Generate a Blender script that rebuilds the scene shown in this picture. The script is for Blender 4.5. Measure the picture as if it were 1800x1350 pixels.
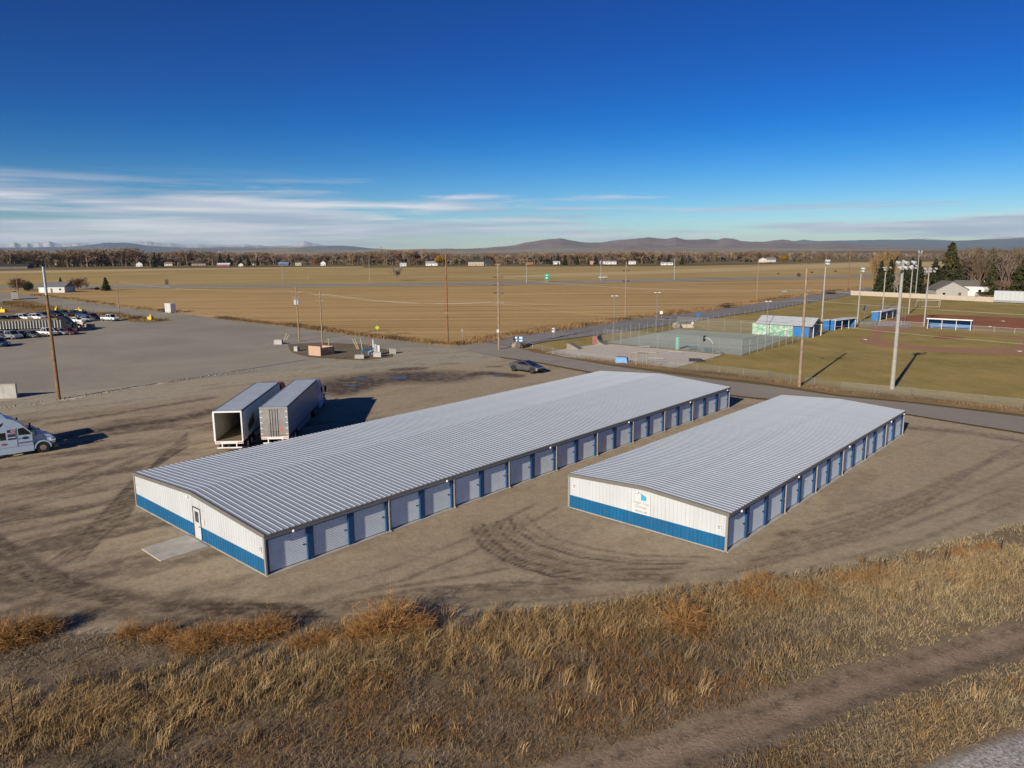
import bpy, math, random
import numpy as np
from mathutils import Matrix, Vector
for o in list(bpy.data.objects): bpy.data.objects.remove(o)
SC = bpy.context.scene
COL = SC.collection
R = math.radians
rnd = random.Random(7)
# ------------------------------------------------------------------ camera
F_PX, PITCH, ROLL, CAMH = 1281.16, 0.18016, -0.006786, 18.765
cd = bpy.data.cameras.new('camera'); cam = bpy.data.objects.new('camera', cd); COL.objects.link(cam)
cd.sensor_width = 36.0; cd.lens = F_PX / 1800 * 36; cd.clip_start = 0.5; cd.clip_end = 200000
cam.matrix_world = Matrix.Translation((0, 0, CAMH)) @ Matrix.Rotation(math.pi/2 - PITCH, 4, 'X') @ Matrix.Rotation(ROLL, 4, 'Z')
SC.camera = cam
# ------------------------------------------------------------------ sky, sun, exposure
SUN_AZ, SUN_EL = 213.0, 22.5          # degrees clockwise from +Y, above the horizon
world = bpy.data.worlds.new('World'); SC.world = world; world.use_nodes = True
wn = world.node_tree.nodes; wl = world.node_tree.links
bg = wn['Background']
sky = wn.new('ShaderNodeTexSky'); sky.sky_type = 'NISHITA'; sky.sun_disc = False
sky.sun_elevation = R(SUN_EL); sky.sun_rotation = R(SUN_AZ)
sky.altitude = 1500; sky.air_density = 1.0; sky.dust_density = 0.25; sky.ozone_density = 3.5
vm_ = lambda src, k: (lambda n: (setattr(n, 'operation', 'SCALE'), wl.new(src, n.inputs[0]), n.inputs['Scale'].__setattr__('default_value', k), n.outputs[0])[-1])(wn.new('ShaderNodeVectorMath'))
gmn = wn.new('ShaderNodeGamma'); gmn.inputs['Gamma'].default_value = 1.38            # a clear, deep blue high-country sky
wl.new(vm_(sky.outputs[0], 0.10), gmn.inputs['Color'])
hs = wn.new('ShaderNodeHueSaturation'); hs.inputs['Saturation'].default_value = 1.30; hs.inputs['Value'].default_value = 1.0
wl.new(vm_(gmn.outputs[0], 10.0), hs.inputs['Color'])
# thin streaky clouds low over the horizon, all round
tc = wn.new('ShaderNodeTexCoord'); sep = wn.new('ShaderNodeSeparateXYZ'); wl.new(tc.outputs['Generated'], sep.inputs[0])
def wmath(op, a, b=None, c=None, clamp=False):
    n = wn.new('ShaderNodeMath'); n.operation = op; n.use_clamp = clamp
    for i, x in enumerate((a, b, c)):
        if x is None: continue
        if isinstance(x, (int, float)): n.inputs[i].default_value = x
        else: wl.new(x, n.inputs[i])
    return n.outputs[0]
def wnoise(scale, loc, detail, rough, dist):
    mp = wn.new('ShaderNodeMapping'); mp.inputs['Scale'].default_value = scale; mp.inputs['Location'].default_value = loc
    wl.new(tc.outputs['Generated'], mp.inputs[0])
    n = wn.new('ShaderNodeTexNoise'); n.inputs['Scale'].default_value = 1; n.inputs['Detail'].default_value = detail
    n.inputs['Roughness'].default_value = rough; n.inputs['Distortion'].default_value = dist
    wl.new(mp.outputs[0], n.inputs['Vector']); return n.outputs['Fac']
def ramp(x, a, b):
    n = wn.new('ShaderNodeMapRange'); n.interpolation_type = 'SMOOTHSTEP'; wl.new(x, n.inputs[0])
    n.inputs[1].default_value = a; n.inputs[2].default_value = b; return n.outputs[0]
z = sep.outputs[2]
lowband = ramp(z, 0.10, 0.015)                                  # cloud cover grows towards the horizon
left = ramp(sep.outputs[0], 0.35, -0.55)
n1 = wnoise((2.6, 2.6, 46), (3.1, 1.7, 0.4), 9, 0.6, 0.5)
n2 = wnoise((1.3, 1.3, 30), (8.4, 4.2, 2.3), 5, 0.5, 0.6)
cover = wmath('ADD', wmath('MULTIPLY', n1, 0.62), wmath('MULTIPLY', n2, 0.38))
thr = wmath('SUBTRACT', 0.562, wmath('ADD', wmath('MULTIPLY', lowband, 0.11), wmath('MULTIPLY', left, 0.095)))
dens = wmath('MULTIPLY', wmath('SUBTRACT', cover, thr), 11.0, clamp=True)
dens = wmath('MULTIPLY', dens, ramp(z, 0.105, 0.07))
dens = wmath('MULTIPLY', dens, 0.88)
tint = wn.new('ShaderNodeMix'); tint.data_type = 'RGBA'; wl.new(ramp(z, 0.0, 0.27), tint.inputs['Factor'])      # the air turns from milky to deep blue with height
tint.inputs['A'].default_value = (.92, .95, 1.04, 1); tint.inputs['B'].default_value = (.03, .60, .94, 1)
deep = wn.new('ShaderNodeMix'); deep.data_type = 'RGBA'; deep.blend_type = 'MULTIPLY'; deep.inputs['Factor'].default_value = 1.0
wl.new(hs.outputs[0], deep.inputs['A']); wl.new(tint.outputs['Result'], deep.inputs['B'])
mix = wn.new('ShaderNodeMix'); mix.data_type = 'RGBA'
wl.new(dens, mix.inputs['Factor']); wl.new(deep.outputs['Result'], mix.inputs['A'])
ccol = wn.new('ShaderNodeMix'); ccol.data_type = 'RGBA'
wl.new(ramp(wnoise((4, 4, 90), (1, 2, 3), 4, .5, .2), 0.35, 0.7), ccol.inputs['Factor'])
ccol.inputs['A'].default_value = (4.2, 5.0, 6.5, 1); ccol.inputs['B'].default_value = (8.6, 8.6, 9.0, 1)
wl.new(ccol.outputs['Result'], mix.inputs['B'])
wl.new(mix.outputs['Result'], bg.inputs['Color']); bg.inputs['Strength'].default_value = 0.085
sl = bpy.data.lights.new('sun', 'SUN'); sl.energy = 5.0; sl.angle = R(0.53); sl.color = (1.0, 0.91, 0.755)
sun = bpy.data.objects.new('sun', sl); COL.objects.link(sun)
sdir = Vector((math.sin(R(SUN_AZ))*math.cos(R(SUN_EL)), math.cos(R(SUN_AZ))*math.cos(R(SUN_EL)), math.sin(R(SUN_EL))))
sun.rotation_euler = sdir.to_track_quat('Z', 'Y').to_euler(); sun.location = (-60, -80, 60)
SC.view_settings.view_transform = 'Standard'; SC.view_settings.look = 'None'
SC.view_settings.exposure = 0.15; SC.view_settings.gamma = 1.0; SC.view_settings.use_curve_mapping = False
SC.render.engine = 'CYCLES'
SC.cycles.max_bounces = 6; SC.cycles.transparent_max_bounces = 12; SC.cycles.volume_bounces = 0
# ------------------------------------------------------------------ helpers
cp_, sp_ = math.cos(PITCH), math.sin(PITCH); cr_, sr_ = math.cos(ROLL), math.sin(ROLL)
def ray(px, py):
    a, b = px-900, py-675
    x = (a*cr_+b*sr_)/F_PX; up = -(-a*sr_+b*cr_)/F_PX
    return Vector((x, cp_+sp_*up, -sp_+cp_*up))
def P(px, py, z=0.0):                       # the ground (or level z) under a pixel of the photograph
    r = ray(px, py); t = (z-CAMH)/r.z
    return Vector((r.x*t, r.y*t, z))
def PD(px, py, d):                          # a point in a pixel's direction, d metres away on the map
    r = ray(px, py); k = d/math.hypot(r.x, r.y)
    return Vector((r.x*k, r.y*k, CAMH+r.z*k))
def tag(o, label=None, cat=None, group=None, kind=None):
    if label: o['label'] = label
    if cat: o['category'] = cat
    if group: o['group'] = group
    if kind: o['kind'] = kind
    return o
def T(name, label, cat, loc=(0, 0, 0), rz=0.0, group=None):
    o = bpy.data.objects.new(name, None); COL.objects.link(o); o.empty_display_size = .3
    o.location = loc; o.rotation_euler = (0, 0, rz)
    return tag(o, label, cat, group)
KIDS = {}
def dup(root, loc, rz=None, label=None, scale=None):       # a copy of a thing, its parts and their sub-parts
    def cp(o, parent):
        c = o.copy(); COL.objects.link(c); c.parent = parent
        KIDS[c.name] = [cp(k, c) for k in KIDS.get(o.name, [])]
        return c
    c = cp(root, None); c.location = loc
    if rz is not None: c.rotation_euler = (0, 0, rz)
    if scale is not None: c.scale = (scale,)*3 if not hasattr(scale, '__len__') else scale
    if label: c['label'] = label
    return c
class MB:
    def __init__(s): s.v, s.f, s.m = [], [], []
    def add(s, vs, fs, mi=0):
        n = len(s.v); s.v += [tuple(v) for v in vs]; s.f += [tuple(i+n for i in f) for f in fs]; s.m += [mi]*len(fs); return s
    def box(s, x0, x1, y0, y1, z0, z1, mi=0):
        return s.add([(x0,y0,z0),(x1,y0,z0),(x1,y1,z0),(x0,y1,z0),(x0,y0,z1),(x1,y0,z1),(x1,y1,z1),(x0,y1,z1)],
                     [(0,3,2,1),(4,5,6,7),(0,1,5,4),(1,2,6,5),(2,3,7,6),(3,0,4,7)], mi)
    def loft(s, rings, mi=0, caps=True, closed=True):
        n = len(rings[0]); vs = [p for r in rings for p in r]; fs = []
        for k in range(len(rings)-1):
            for i in range(n if closed else n-1):
                j = (i+1) % n; fs.append((k*n+i, k*n+j, (k+1)*n+j, (k+1)*n+i))
        if caps and closed: fs += [tuple(range(n-1, -1, -1)), tuple((len(rings)-1)*n+i for i in range(n))]
        return s.add(vs, fs, mi)
    def tube(s, p, q, r0, r1=None, n=8, mi=0, caps=True):
        p, q = Vector(p), Vector(q); r1 = r0 if r1 is None else r1
        d = (q-p).normalized(); a = d.orthogonal().normalized(); b = d.cross(a)
        ring = lambda c, r: [c+(a*math.cos(2*math.pi*i/n)+b*math.sin(2*math.pi*i/n))*r for i in range(n)]
        return s.loft([ring(p, r0), ring(q, r1)], mi, caps)
    def path(s, pts, r, n=6, mi=0):
        for a, b in zip(pts[:-1], pts[1:]): s.tube(a, b, r, n=n, mi=mi)
        return s
    def bar(s, p, q, w, h, mi=0):           # rectangular bar; w across, h upwards
        p, q = Vector(p), Vector(q); d = (q-p).normalized()
        up = Vector((0, 0, 1)) if abs(d.z) < .95 else Vector((1, 0, 0))
        a = d.cross(up).normalized()*w/2; b = a.cross(d).normalized()*h/2
        return s.loft([[c-a-b, c+a-b, c+a+b, c-a+b] for c in (p, q)], mi)
    def prism(s, prof, y0, y1, mi=0, top=None):   # profile in x,z extruded along y
        return s.loft([[(x, y0, z) for x, z in prof], [(x, y1, z) for x, z in prof]], mi)
    def flat(s, poly, z0, z1, mi=0):        # plan outline extruded upwards
        return s.loft([[(p[0], p[1], z0) for p in poly], [(p[0], p[1], z1) for p in poly]], mi)
    def face(s, pts, mi=0): return s.add(pts, [tuple(range(len(pts)))], mi)
    def cyl_y(s, x, z, y0, y1, r, n=16, mi=0): return s.tube((x, y0, z), (x, y1, z), r, n=n, mi=mi)
    def ball(s, c, r, n=8, m=5, mi=0, sz=1.0):
        rings = []
        for k in range(m+1):
            t = math.pi*k/m; rr = max(r*math.sin(t), 1e-3)
            rings.append([(c[0]+rr*math.cos(2*math.pi*i/n), c[1]+rr*math.sin(2*math.pi*i/n), c[2]+r*sz*math.cos(t)) for i in range(n)])
        return s.loft(rings[::-1], mi)
    def mesh(s, name, mats):
        me = bpy.data.meshes.new(name); me.from_pydata(s.v, [], s.f)
        for mt in (mats if isinstance(mats, (list, tuple)) else [mats]): me.materials.append(mt)
        if any(s.m): me.polygons.foreach_set('material_index', s.m)
        me.update(); return me
    def build(s, name, mats, parent=None, smooth=False, loc=None, rz=None):
        me = s.mesh(name, mats)
        if smooth: me.polygons.foreach_set('use_smooth', [True]*len(me.polygons))
        return link(name, me, parent, loc, rz)
def link(name, me, parent=None, loc=None, rz=None):
    o = bpy.data.objects.new(name, me); COL.objects.link(o)
    if parent is not None:
        o.parent = parent; KIDS.setdefault(parent.name, []).append(o)
    if loc is not None: o.location = loc
    if rz is not None: o.rotation_euler = (0, 0, rz)
    return o
def npmesh(name, V, Fq=None, Ft=None, mats=(), colors=None, smooth=False):
    """fast mesh from numpy arrays: quads Fq (n,4) and triangles Ft (n,3)"""
    me = bpy.data.meshes.new(name); loops, sizes = [], []
    if Fq is not None and len(Fq): loops.append(np.asarray(Fq).ravel()); sizes.append(np.full(len(Fq), 4))
    if Ft is not None and len(Ft): loops.append(np.asarray(Ft).ravel()); sizes.append(np.full(len(Ft), 3))
    L = np.concatenate(loops).astype(np.int32); S = np.concatenate(sizes).astype(np.int32)
    me.vertices.add(len(V)); me.vertices.foreach_set('co', np.asarray(V, np.float32).ravel())
    me.loops.add(len(L)); me.loops.foreach_set('vertex_index', L)
    me.polygons.add(len(S)); me.polygons.foreach_set('loop_start', np.concatenate([[0], np.cumsum(S)[:-1]]).astype(np.int32))
    if smooth: me.polygons.foreach_set('use_smooth', np.ones(len(S), bool))
    for m in mats: me.materials.append(m)
    if colors is not None:
        a = me.color_attributes.new('tint', 'FLOAT_COLOR', 'POINT')
        c = np.ones((len(V), 4), np.float32); c[:, :colors.shape[1]] = colors; a.data.foreach_set('color', c.ravel())
    me.update(calc_edges=True); me.validate(); return me
# ------------------------------------------------------------------ materials
def nodes(name):
    m = bpy.data.materials.new(name); m.use_nodes = True
    return m, m.node_tree.nodes, m.node_tree.links, m.node_tree.nodes['Principled BSDF']
class NT:
    def __init__(s, name): s.mat, s.n, s.l, s.b = nodes(name)
    def put(s, inp, x):
        if isinstance(x, bpy.types.NodeSocket): s.l.new(x, inp)
        elif isinstance(x, (tuple, list)) and len(x) == 3 and inp.type == 'RGBA': inp.default_value = (*x, 1)
        else: inp.default_value = x
    def coord(s, scale=(1, 1, 1), rot=(0, 0, 0), loc=(0, 0, 0), kind='Object'):
        t = s.n.new('ShaderNodeTexCoord'); m = s.n.new('ShaderNodeMapping')
        m.inputs['Scale'].default_value = scale; m.inputs['Rotation'].default_value = rot; m.inputs['Location'].default_value = loc
        s.l.new(t.outputs[kind], m.inputs[0]); return m.outputs[0]
    def noise(s, scale, detail=4, rough=.55, vec=None, dist=0):
        t = s.n.new('ShaderNodeTexNoise'); t.inputs['Scale'].default_value = scale; t.inputs['Detail'].default_value = detail
        t.inputs['Roughness'].default_value = rough; t.inputs['Distortion'].default_value = dist
        s.l.new(vec if vec is not None else s.coord(), t.inputs['Vector']); return t.outputs['Fac']
    def ramp(s, x, a, b, lo=0., hi=1.):
        n = s.n.new('ShaderNodeMapRange'); s.l.new(x, n.inputs[0])
        for i, v in zip((1, 2, 3, 4), (a, b, lo, hi)): n.inputs[i].default_value = v
        return n.outputs[0]
    def math(s, op, a, b=0., clamp=False):
        n = s.n.new('ShaderNodeMath'); n.operation = op; n.use_clamp = clamp; s.put(n.inputs[0], a); s.put(n.inputs[1], b); return n.outputs[0]
    def mix(s, f, a, b, mode='MIX'):
        n = s.n.new('ShaderNodeMix'); n.data_type = 'RGBA'; n.blend_type = mode
        s.put(n.inputs['Factor'], f); s.put(n.inputs['A'], a); s.put(n.inputs['B'], b); return n.outputs['Result']
    def attr(s, name='tint'):
        n = s.n.new('ShaderNodeAttribute'); n.attribute_name = name; return n
    def bump(s, h, strength=.3, dist=.05):
        n = s.n.new('ShaderNodeBump'); n.inputs['Strength'].default_value = strength; n.inputs['Distance'].default_value = dist
        s.l.new(h, n.inputs['Height']); s.l.new(n.outputs[0], s.b.inputs['Normal'])
    def done(s, col=None, rough=.6, metal=0., spec=.5, gain=1.):
        if gain != 1. and col is not None: col = s.mix(1., col, (gain,)*3, 'MULTIPLY')
        if col is not None: s.put(s.b.inputs['Base Color'], col)
        s.put(s.b.inputs['Roughness'], rough); s.put(s.b.inputs['Metallic'], metal)
        s.b.inputs['Specular IOR Level'].default_value = spec; return s.mat
MATS = {}
def mat(name, col, rough=.6, metal=0., var=.12, scale=1.5, spec=.4, bump=0., jit=0., grime=0.):
    if name in MATS: return MATS[name]
    t = NT(name); f = t.noise(scale, 5, .6)
    lo = tuple(c*(1-var*1.6) for c in col); hi = tuple(min(1, c*(1+var)) for c in col)
    c = t.mix(t.ramp(f, .3, .7), lo, hi)
    if jit:
        oi = t.n.new('ShaderNodeObjectInfo'); c = t.mix(1., c, t.mix(oi.outputs['Random'], (1-jit,)*3, (1+jit,)*3), 'MULTIPLY')
    if grime:
        gv = t.noise(1, 6, .7, t.coord((2.2, 2.2, .35))); c = t.mix(t.ramp(gv, .5, .78, 0, grime), c, (.20, .17, .13))
    if bump: t.bump(t.noise(scale*6, 4, .6), bump, .02)
    MATS[name] = t.done(c, rough, metal, spec); return MATS[name]
def glass(name='dark_glass', col=(.01, .012, .016)):
    if name not in MATS:
        t = NT(name); MATS[name] = t.done(col, .06, 0, .8)
    return MATS[name]
WHITE = mat('white_paint', (.78, .77, .74), .45, var=.05)
GALV = mat('galvanised_steel', (.42, .43, .44), .45, .7, .1)
RUBBER = mat('rubber', (.02, .02, .021), .8, var=.2)
BLACKM = mat('black_metal', (.025, .025, .027), .5, var=.2)
CONC = mat('concrete', (.43, .41, .37), .85, var=.1, scale=.8, bump=.2)
WOODP = mat('weathered_pole_wood', (.30, .22, .15), .85, var=.22, scale=2.5)
WOODB = mat('brown_pole_wood', (.24, .13, .06), .85, var=.25, scale=2.5)
BLUEP = mat('blue_paint', (.025, .17, .45), .5, var=.1)
REDL = mat('red_lens', (.45, .015, .02), .3, var=.05)
CHROME = mat('chrome', (.75, .76, .78), .18, 1., .05)
YELLOW = mat('yellow_paint', (.72, .52, .06), .55, var=.1)
# ------------------------------------------------------------------ the setting
def vnoise(x, y, scale, seed):
    g = np.random.RandomState(seed).rand(256, 256); u, v = x/scale, y/scale
    i, j = np.floor(u).astype(int), np.floor(v).astype(int); a, b = u-i, v-j
    a, b = a*a*(3-2*a), b*b*(3-2*b); G = lambda p, q: g[p % 256, q % 256]
    return (G(i, j)*(1-a)+G(i+1, j)*a)*(1-b)+(G(i, j+1)*(1-a)+G(i+1, j+1)*a)*b
def fbm(x, y, scale, seed, oct=4):
    t, w, s = 0, 0, 1.
    for k in range(oct): t = t+vnoise(x, y, scale*s, seed+k)*s; w += s; s *= .5
    return t/w
def pxl(pts, z=0): return [P(*p, z) for p in pts]
def inpoly(x, y, poly):
    r = np.zeros(x.shape, bool); n = len(poly)
    for k in range(n):
        x0, y0 = poly[k][:2]; x1, y1 = poly[(k+1) % n][:2]
        if y0 == y1: continue
        c = ((y0 > y) != (y1 > y)) & (x < (x1-x0)*(y-y0)/(y1-y0)+x0); r ^= c
    return r
def dist_line(x, y, pts):
    d = np.full(x.shape, 1e9)
    for a, b in zip(pts[:-1], pts[1:]):
        ax, ay = a[0], a[1]; dx, dy = b[0]-ax, b[1]-ay; L = dx*dx+dy*dy+1e-9
        t = np.clip(((x-ax)*dx+(y-ay)*dy)/L, 0, 1); d = np.minimum(d, np.hypot(x-ax-t*dx, y-ay-t*dy))
    return d
def sheet(name, poly, z, m, kind='structure', label=None):
    o = MB().face([(p[0], p[1], z) for p in poly]).build(name, m); tag(o, label, kind=kind); return o
# --- materials of the ground
def m_field(name, dark, mid, light, ang, s=1.0):
    t = NT(name); v = t.coord((.004*s, .16*s, 1), (0, 0, ang)); f1 = t.noise(1, 6, .62, v, .3)
    v2 = t.coord((.012*s, .9*s, 1), (0, 0, ang)); f2 = t.noise(1, 3, .5, v2)
    f3 = t.noise(.35, 5, .7); f4 = t.noise(.012*s, 4, .6)
    c = t.mix(t.ramp(f1, .36, .66), dark, light); c = t.mix(t.ramp(f2, .35, .65, 0, .55), c, mid)
    c = t.mix(t.ramp(f3, .35, .7, 0, .35), c, dark); c = t.mix(t.ramp(f4, .4, .7, 0, .4), c, light)
    return t.done(c, .95, 0, .1, 1.5)
M_FIELD1 = m_field('stubble_field_soil', (.20, .125, .048), (.34, .215, .085), (.46, .31, .14), R(-6))
M_FIELD2 = m_field('green_tinged_stubble', (.18, .13, .048), (.29, .20, .072), (.44, .31, .135), R(-4))
M_FIELD3 = m_field('pale_stubble', (.28, .205, .095), (.38, .285, .135), (.46, .36, .19), R(-8))
def m_lawn():
    t = NT('dormant_park_grass'); f1 = t.noise(.09, 5, .6); f2 = t.noise(1.3, 5, .7); f3 = t.noise(1, 4, .6, t.coord((.5, .05, 1), (0, 0, R(35))))
    c = t.mix(t.ramp(f1, .35, .65), (.15, .12, .035), (.245, .175, .062)); c = t.mix(t.ramp(f3, .4, .7, 0, .5), c, (.25, .18, .07))
    c = t.mix(t.ramp(f2, .4, .75, 0, .45), c, (.085, .07, .022)); t.bump(t.noise(9, 3), .5, .04); return t.done(c, .95, 0, .1, 1.8)
M_LAWN = m_lawn()
def m_yard():
    t = NT('gravel_yard'); a = t.attr(); s = t.n.new('ShaderNodeSeparateColor'); t.l.new(a.outputs['Color'], s.inputs[0])
    f1 = t.noise(.06, 5, .6); f2 = t.noise(1.1, 6, .72); f3 = t.noise(14, 4, .75); f4 = t.noise(55, 2, .6)
    base = t.mix(s.outputs[1], (.248, .196, .128), (.262, .232, .178))
    base = t.mix(t.ramp(f1, .35, .68, 0, .55), base, (.285, .232, .155)); base = t.mix(t.ramp(f2, .42, .75, 0, .55), base, (.15, .11, .075))
    base = t.mix(t.ramp(f3, .48, .72, 0, .75), base, (.10, .078, .056)); base = t.mix(t.ramp(f4, .62, .75, 0, .45), base, (.42, .37, .31))
    f5 = t.noise(3.6, 5, .7); base = t.mix(t.ramp(f5, .5, .72, 0, .5), base, (.13, .098, .068)); base = t.mix(t.ramp(f5, .28, .45, .35, 0), base, (.36, .285, .205))
    wear = t.math('MULTIPLY', s.outputs[0], t.ramp(f2, .2, .55), True)
    base = t.mix(wear, base, (.052, .036, .024)); base = t.mix(s.outputs[2], base, (.40, .33, .25))
    t.bump(t.mix(.5, f3, f2), .55, .06); return t.done(base, t.ramp(wear, 0, 1, .95, .7), 0, .2, 1.72)
M_YARD = m_yard()
def m_asphalt(name, c0, c1):
    t = NT(name); f1 = t.noise(.05, 7, .68, None, .6); f2 = t.noise(1.4, 7, .75); f3 = t.noise(40, 2, .6)
    c = t.mix(t.ramp(f1, .35, .65), c0, c1); c = t.mix(t.ramp(f2, .5, .8, 0, .4), c, tuple(x*.6 for x in c0))
    c = t.mix(t.ramp(f3, .6, .75, 0, .3), c, (.3, .28, .25)); t.bump(f3, .3, .02); return t.done(c, .9, 0, .2, 1.45)
M_ROAD = m_asphalt('worn_asphalt', (.19, .163, .138), (.24, .206, .172))
M_ROAD2 = m_asphalt('grey_asphalt', (.15, .136, .126), (.2, .182, .166))
M_HWY = m_asphalt('highway_asphalt', (.15, .15, .155), (.2, .2, .205))
def m_dirt(name, c0, c1, c2, s=1.0):
    t = NT(name); f1 = t.noise(.25*s, 5, .65); f2 = t.noise(4*s, 6, .75)
    c = t.mix(t.ramp(f1, .35, .65), c0, c1); c = t.mix(t.ramp(f2, .45, .75, 0, .6), c, c2); t.bump(f2, .6, .05); return t.done(c, .95, 0, .1, 1.35)
M_SOIL = m_dirt('verge_soil', (.125, .095, .062), (.185, .145, .098), (.07, .052, .036))
M_TRACK = m_dirt('dirt_track', (.16, .115, .078), (.225, .165, .115), (.075, .054, .038), 1.0)
M_INFIELD = m_dirt('red_infield_clay', (.21, .085, .042), (.26, .115, .06), (.17, .062, .03), .4)
M_INF2 = m_dirt('dry_infield_clay', (.27, .15, .09), (.30, .17, .105), (.22, .105, .06), .4)
M_BALLAST = m_dirt('grey_ballast', (.22, .21, .195), (.36, .345, .32), (.10, .095, .09), 2.2)
M_WEEDSOIL = m_dirt('weedy_verge', (.17, .12, .065), (.24, .165, .085), (.10, .07, .04), .8)
M_COURT = m_dirt('faded_green_court', (.245, .275, .225), (.29, .32, .265), (.33, .31, .255), .3)
M_PAD = m_dirt('skatepark_concrete', (.41, .36, .305), (.455, .405, .345), (.35, .305, .255), .25)
# --- the great plain, finer near the camera
g1 = np.concatenate([[-40000, -25000, -12000, -6000, -2500], np.arange(-1200, 1201, 60), [2500, 6000, 12000, 25000, 40000]]).astype(float)
X, Y = np.meshgrid(g1, g1, indexing='ij'); n = len(g1)
ii = np.arange(n*n).reshape(n, n); Q = np.stack([ii[:-1, :-1], ii[1:, :-1], ii[1:, 1:], ii[:-1, 1:]], -1).reshape(-1, 4)
tg = NT('farmland'); f = tg.noise(1, 5, .6, tg.coord((.0012, .004, 1), (0, 0, R(-5))), .2); f2 = tg.noise(.05, 5, .7)
cg = tg.mix(tg.ramp(f, .4, .62), (.16, .12, .055), (.27, .20, .10)); cg = tg.mix(tg.ramp(f2, .4, .7, 0, .4), cg, (.13, .10, .045))
gm = npmesh('ground', np.stack([X, Y, np.full_like(X, -.05)], -1).reshape(-1, 3), Q, mats=[tg.done(cg, .95, 0, .1)])
tag(link('ground', gm), kind='structure')
EDGE_L = [(-700, 420), (-400, 462), (-150, 495), (0, 513), (45, 518), (151, 531), (252, 545), (315, 551), (450, 568), (525, 576), (626, 590), (727, 602), (790, 609), (850, 600.5)]
ROAD2_UP = [(850, 600), (925, 588), (1026, 574), (1102, 562), (1177, 554), (1300, 538.5), (1350, 530), (1425, 518), (1491, 511), (1560, 502)]
ROAD2_LO = [(1560, 509), (1496, 518.5), (1425, 531), (1350, 545), (1300, 552), (1177, 571), (1041, 590), (960, 600), (905, 611)]
# fields: near stubble up to the highway, strips beyond
hw0, hw1 = Vector((-1500, 385, 0)), Vector((1500, 385, 0))
HWY = [(-1400, 640), (-700, 470), (-227, 421), (-147, 425), (-16, 432), (112, 468), (242, 512), (480, 610), (900, 800), (1500, 1100)]
def off(pts, d): 
    out = []
    for k, p in enumerate(pts):
        a = pts[max(k-1, 0)]; b = pts[min(k+1, len(pts)-1)]; tx, ty = b[0]-a[0], b[1]-a[1]; L = math.hypot(tx, ty)
        out.append((p[0]-ty/L*d, p[1]+tx/L*d))
    return out
near_edge = [p[:2] for p in pxl(EDGE_L[3:])] + [p[:2] for p in pxl(ROAD2_UP[1:])]
hl = off(HWY, -24)
sheet('stubble_field', list(near_edge)+[(330, 480)]+[p for p in hl[::-1] if -300 < p[0] < 300]+[(-300, 404)], 0.0, M_FIELD1)
hu = off(HWY, 26)
far1 = pxl([(-200, 492), (0, 481), (300, 475), (850, 468.5), (1200, 468), (1500, 461), (1800, 459)])
sheet('far_field', [p for p in hu if -700 < p[0] < 600]+[(p[0], p[1]) for p in far1[::-1]], 0.025, M_FIELD2)
f3a = pxl([(850, 488), (1000, 480), (1200, 474), (1500, 462), (1800, 459), (1800, 466), (1500, 470), (1200, 480), (1000, 486)])
sheet('pale_field_strip', f3a, 0.06, M_FIELD3)
f3b = pxl([(0, 476.5), (300, 472), (640, 468.5), (640, 470.5), (300, 475), (0, 481)])
sheet('straw_field_strip', f3b, 0.06, M_FIELD3)
# highway with shoulders, in two carriageways
for nm, d, w, mt, zz in (('highway_verge', 0, 46, M_FIELD3, .10), ('highway', -9.5, 11.5, M_HWY, .16), ('highway', 9.5, 11.5, M_HWY, .16)):
    a, b = off(HWY, d-w/2), off(HWY, d+w/2)
    q = MB()
    for k in range(len(a)-1): q.face([(*a[k], zz), (*a[k+1], zz), (*b[k+1], zz), (*b[k], zz)])
    tag(q.build(nm, mt), kind='structure')
# park lawn
LAWN = [(915, 611), (960, 602), (1041, 591), (1177, 572), (1300, 553), (1350, 546), (1425, 532), (1496, 519.5), (1540, 517), (1800, 531), (2300, 556), (2600, 800), (1800, 722), (1602, 700), (1476, 689), (1350, 668), (1187, 650), (1077, 637), (991, 627), (940, 618)]
sheet('park_lawn', pxl(LAWN), .02, M_LAWN)
VER = [(905, 612), (935, 618), (991, 628.5), (1077, 641), (1187, 655), (1350, 675), (1476, 695), (1602, 707), (1800, 730), (2600, 812), (2600, 790), (1800, 716), (1602, 694), (1476, 682), (1350, 663), (1187, 646.5), (1077, 634), (991, 624), (940, 613)]
sheet('road_verge', pxl(VER), .034, M_WEEDSOIL)
# roads
sheet('side_road', pxl(ROAD2_UP+ROAD2_LO), .05, M_ROAD2)
R1U = [(850, 601), (905, 611.5), (935, 619), (991, 629), (1077, 644), (1203, 662), (1350, 679), (1476, 698), (1602, 710), (1800, 734), (2600, 830)]
R1L = [(2600, 880), (1800, 762), (1590, 728), (1450, 712), (1300, 697), (1150, 674), (1026, 652), (950, 638), (880, 628), (820, 616)]
sheet('street', pxl(R1U+R1L), .075, M_ROAD)
LOT = EDGE_L[2:]+[(880, 628), (870, 650), (700, 660), (300, 720), (0, 790), (-500, 860), (-900, 760)]
sheet('parking_lot', pxl(LOT), .01, m_asphalt('grey_lot_gravel', (.205, .182, .142), (.265, .235, .185)))
# straw-coloured islands between lot and road on the left
sheet('weedy_island', pxl([(0, 536), (30, 527), (60, 530), (100, 541), (150, 550), (165, 557), (120, 560), (70, 556), (40, 549), (0, 556)]), .06, M_WEEDSOIL)
sheet('weedy_island', pxl([(163, 551), (190, 550), (230, 556), (262, 561), (300, 563), (262, 567), (230, 566), (200, 558)]), .06, M_WEEDSOIL)
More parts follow.
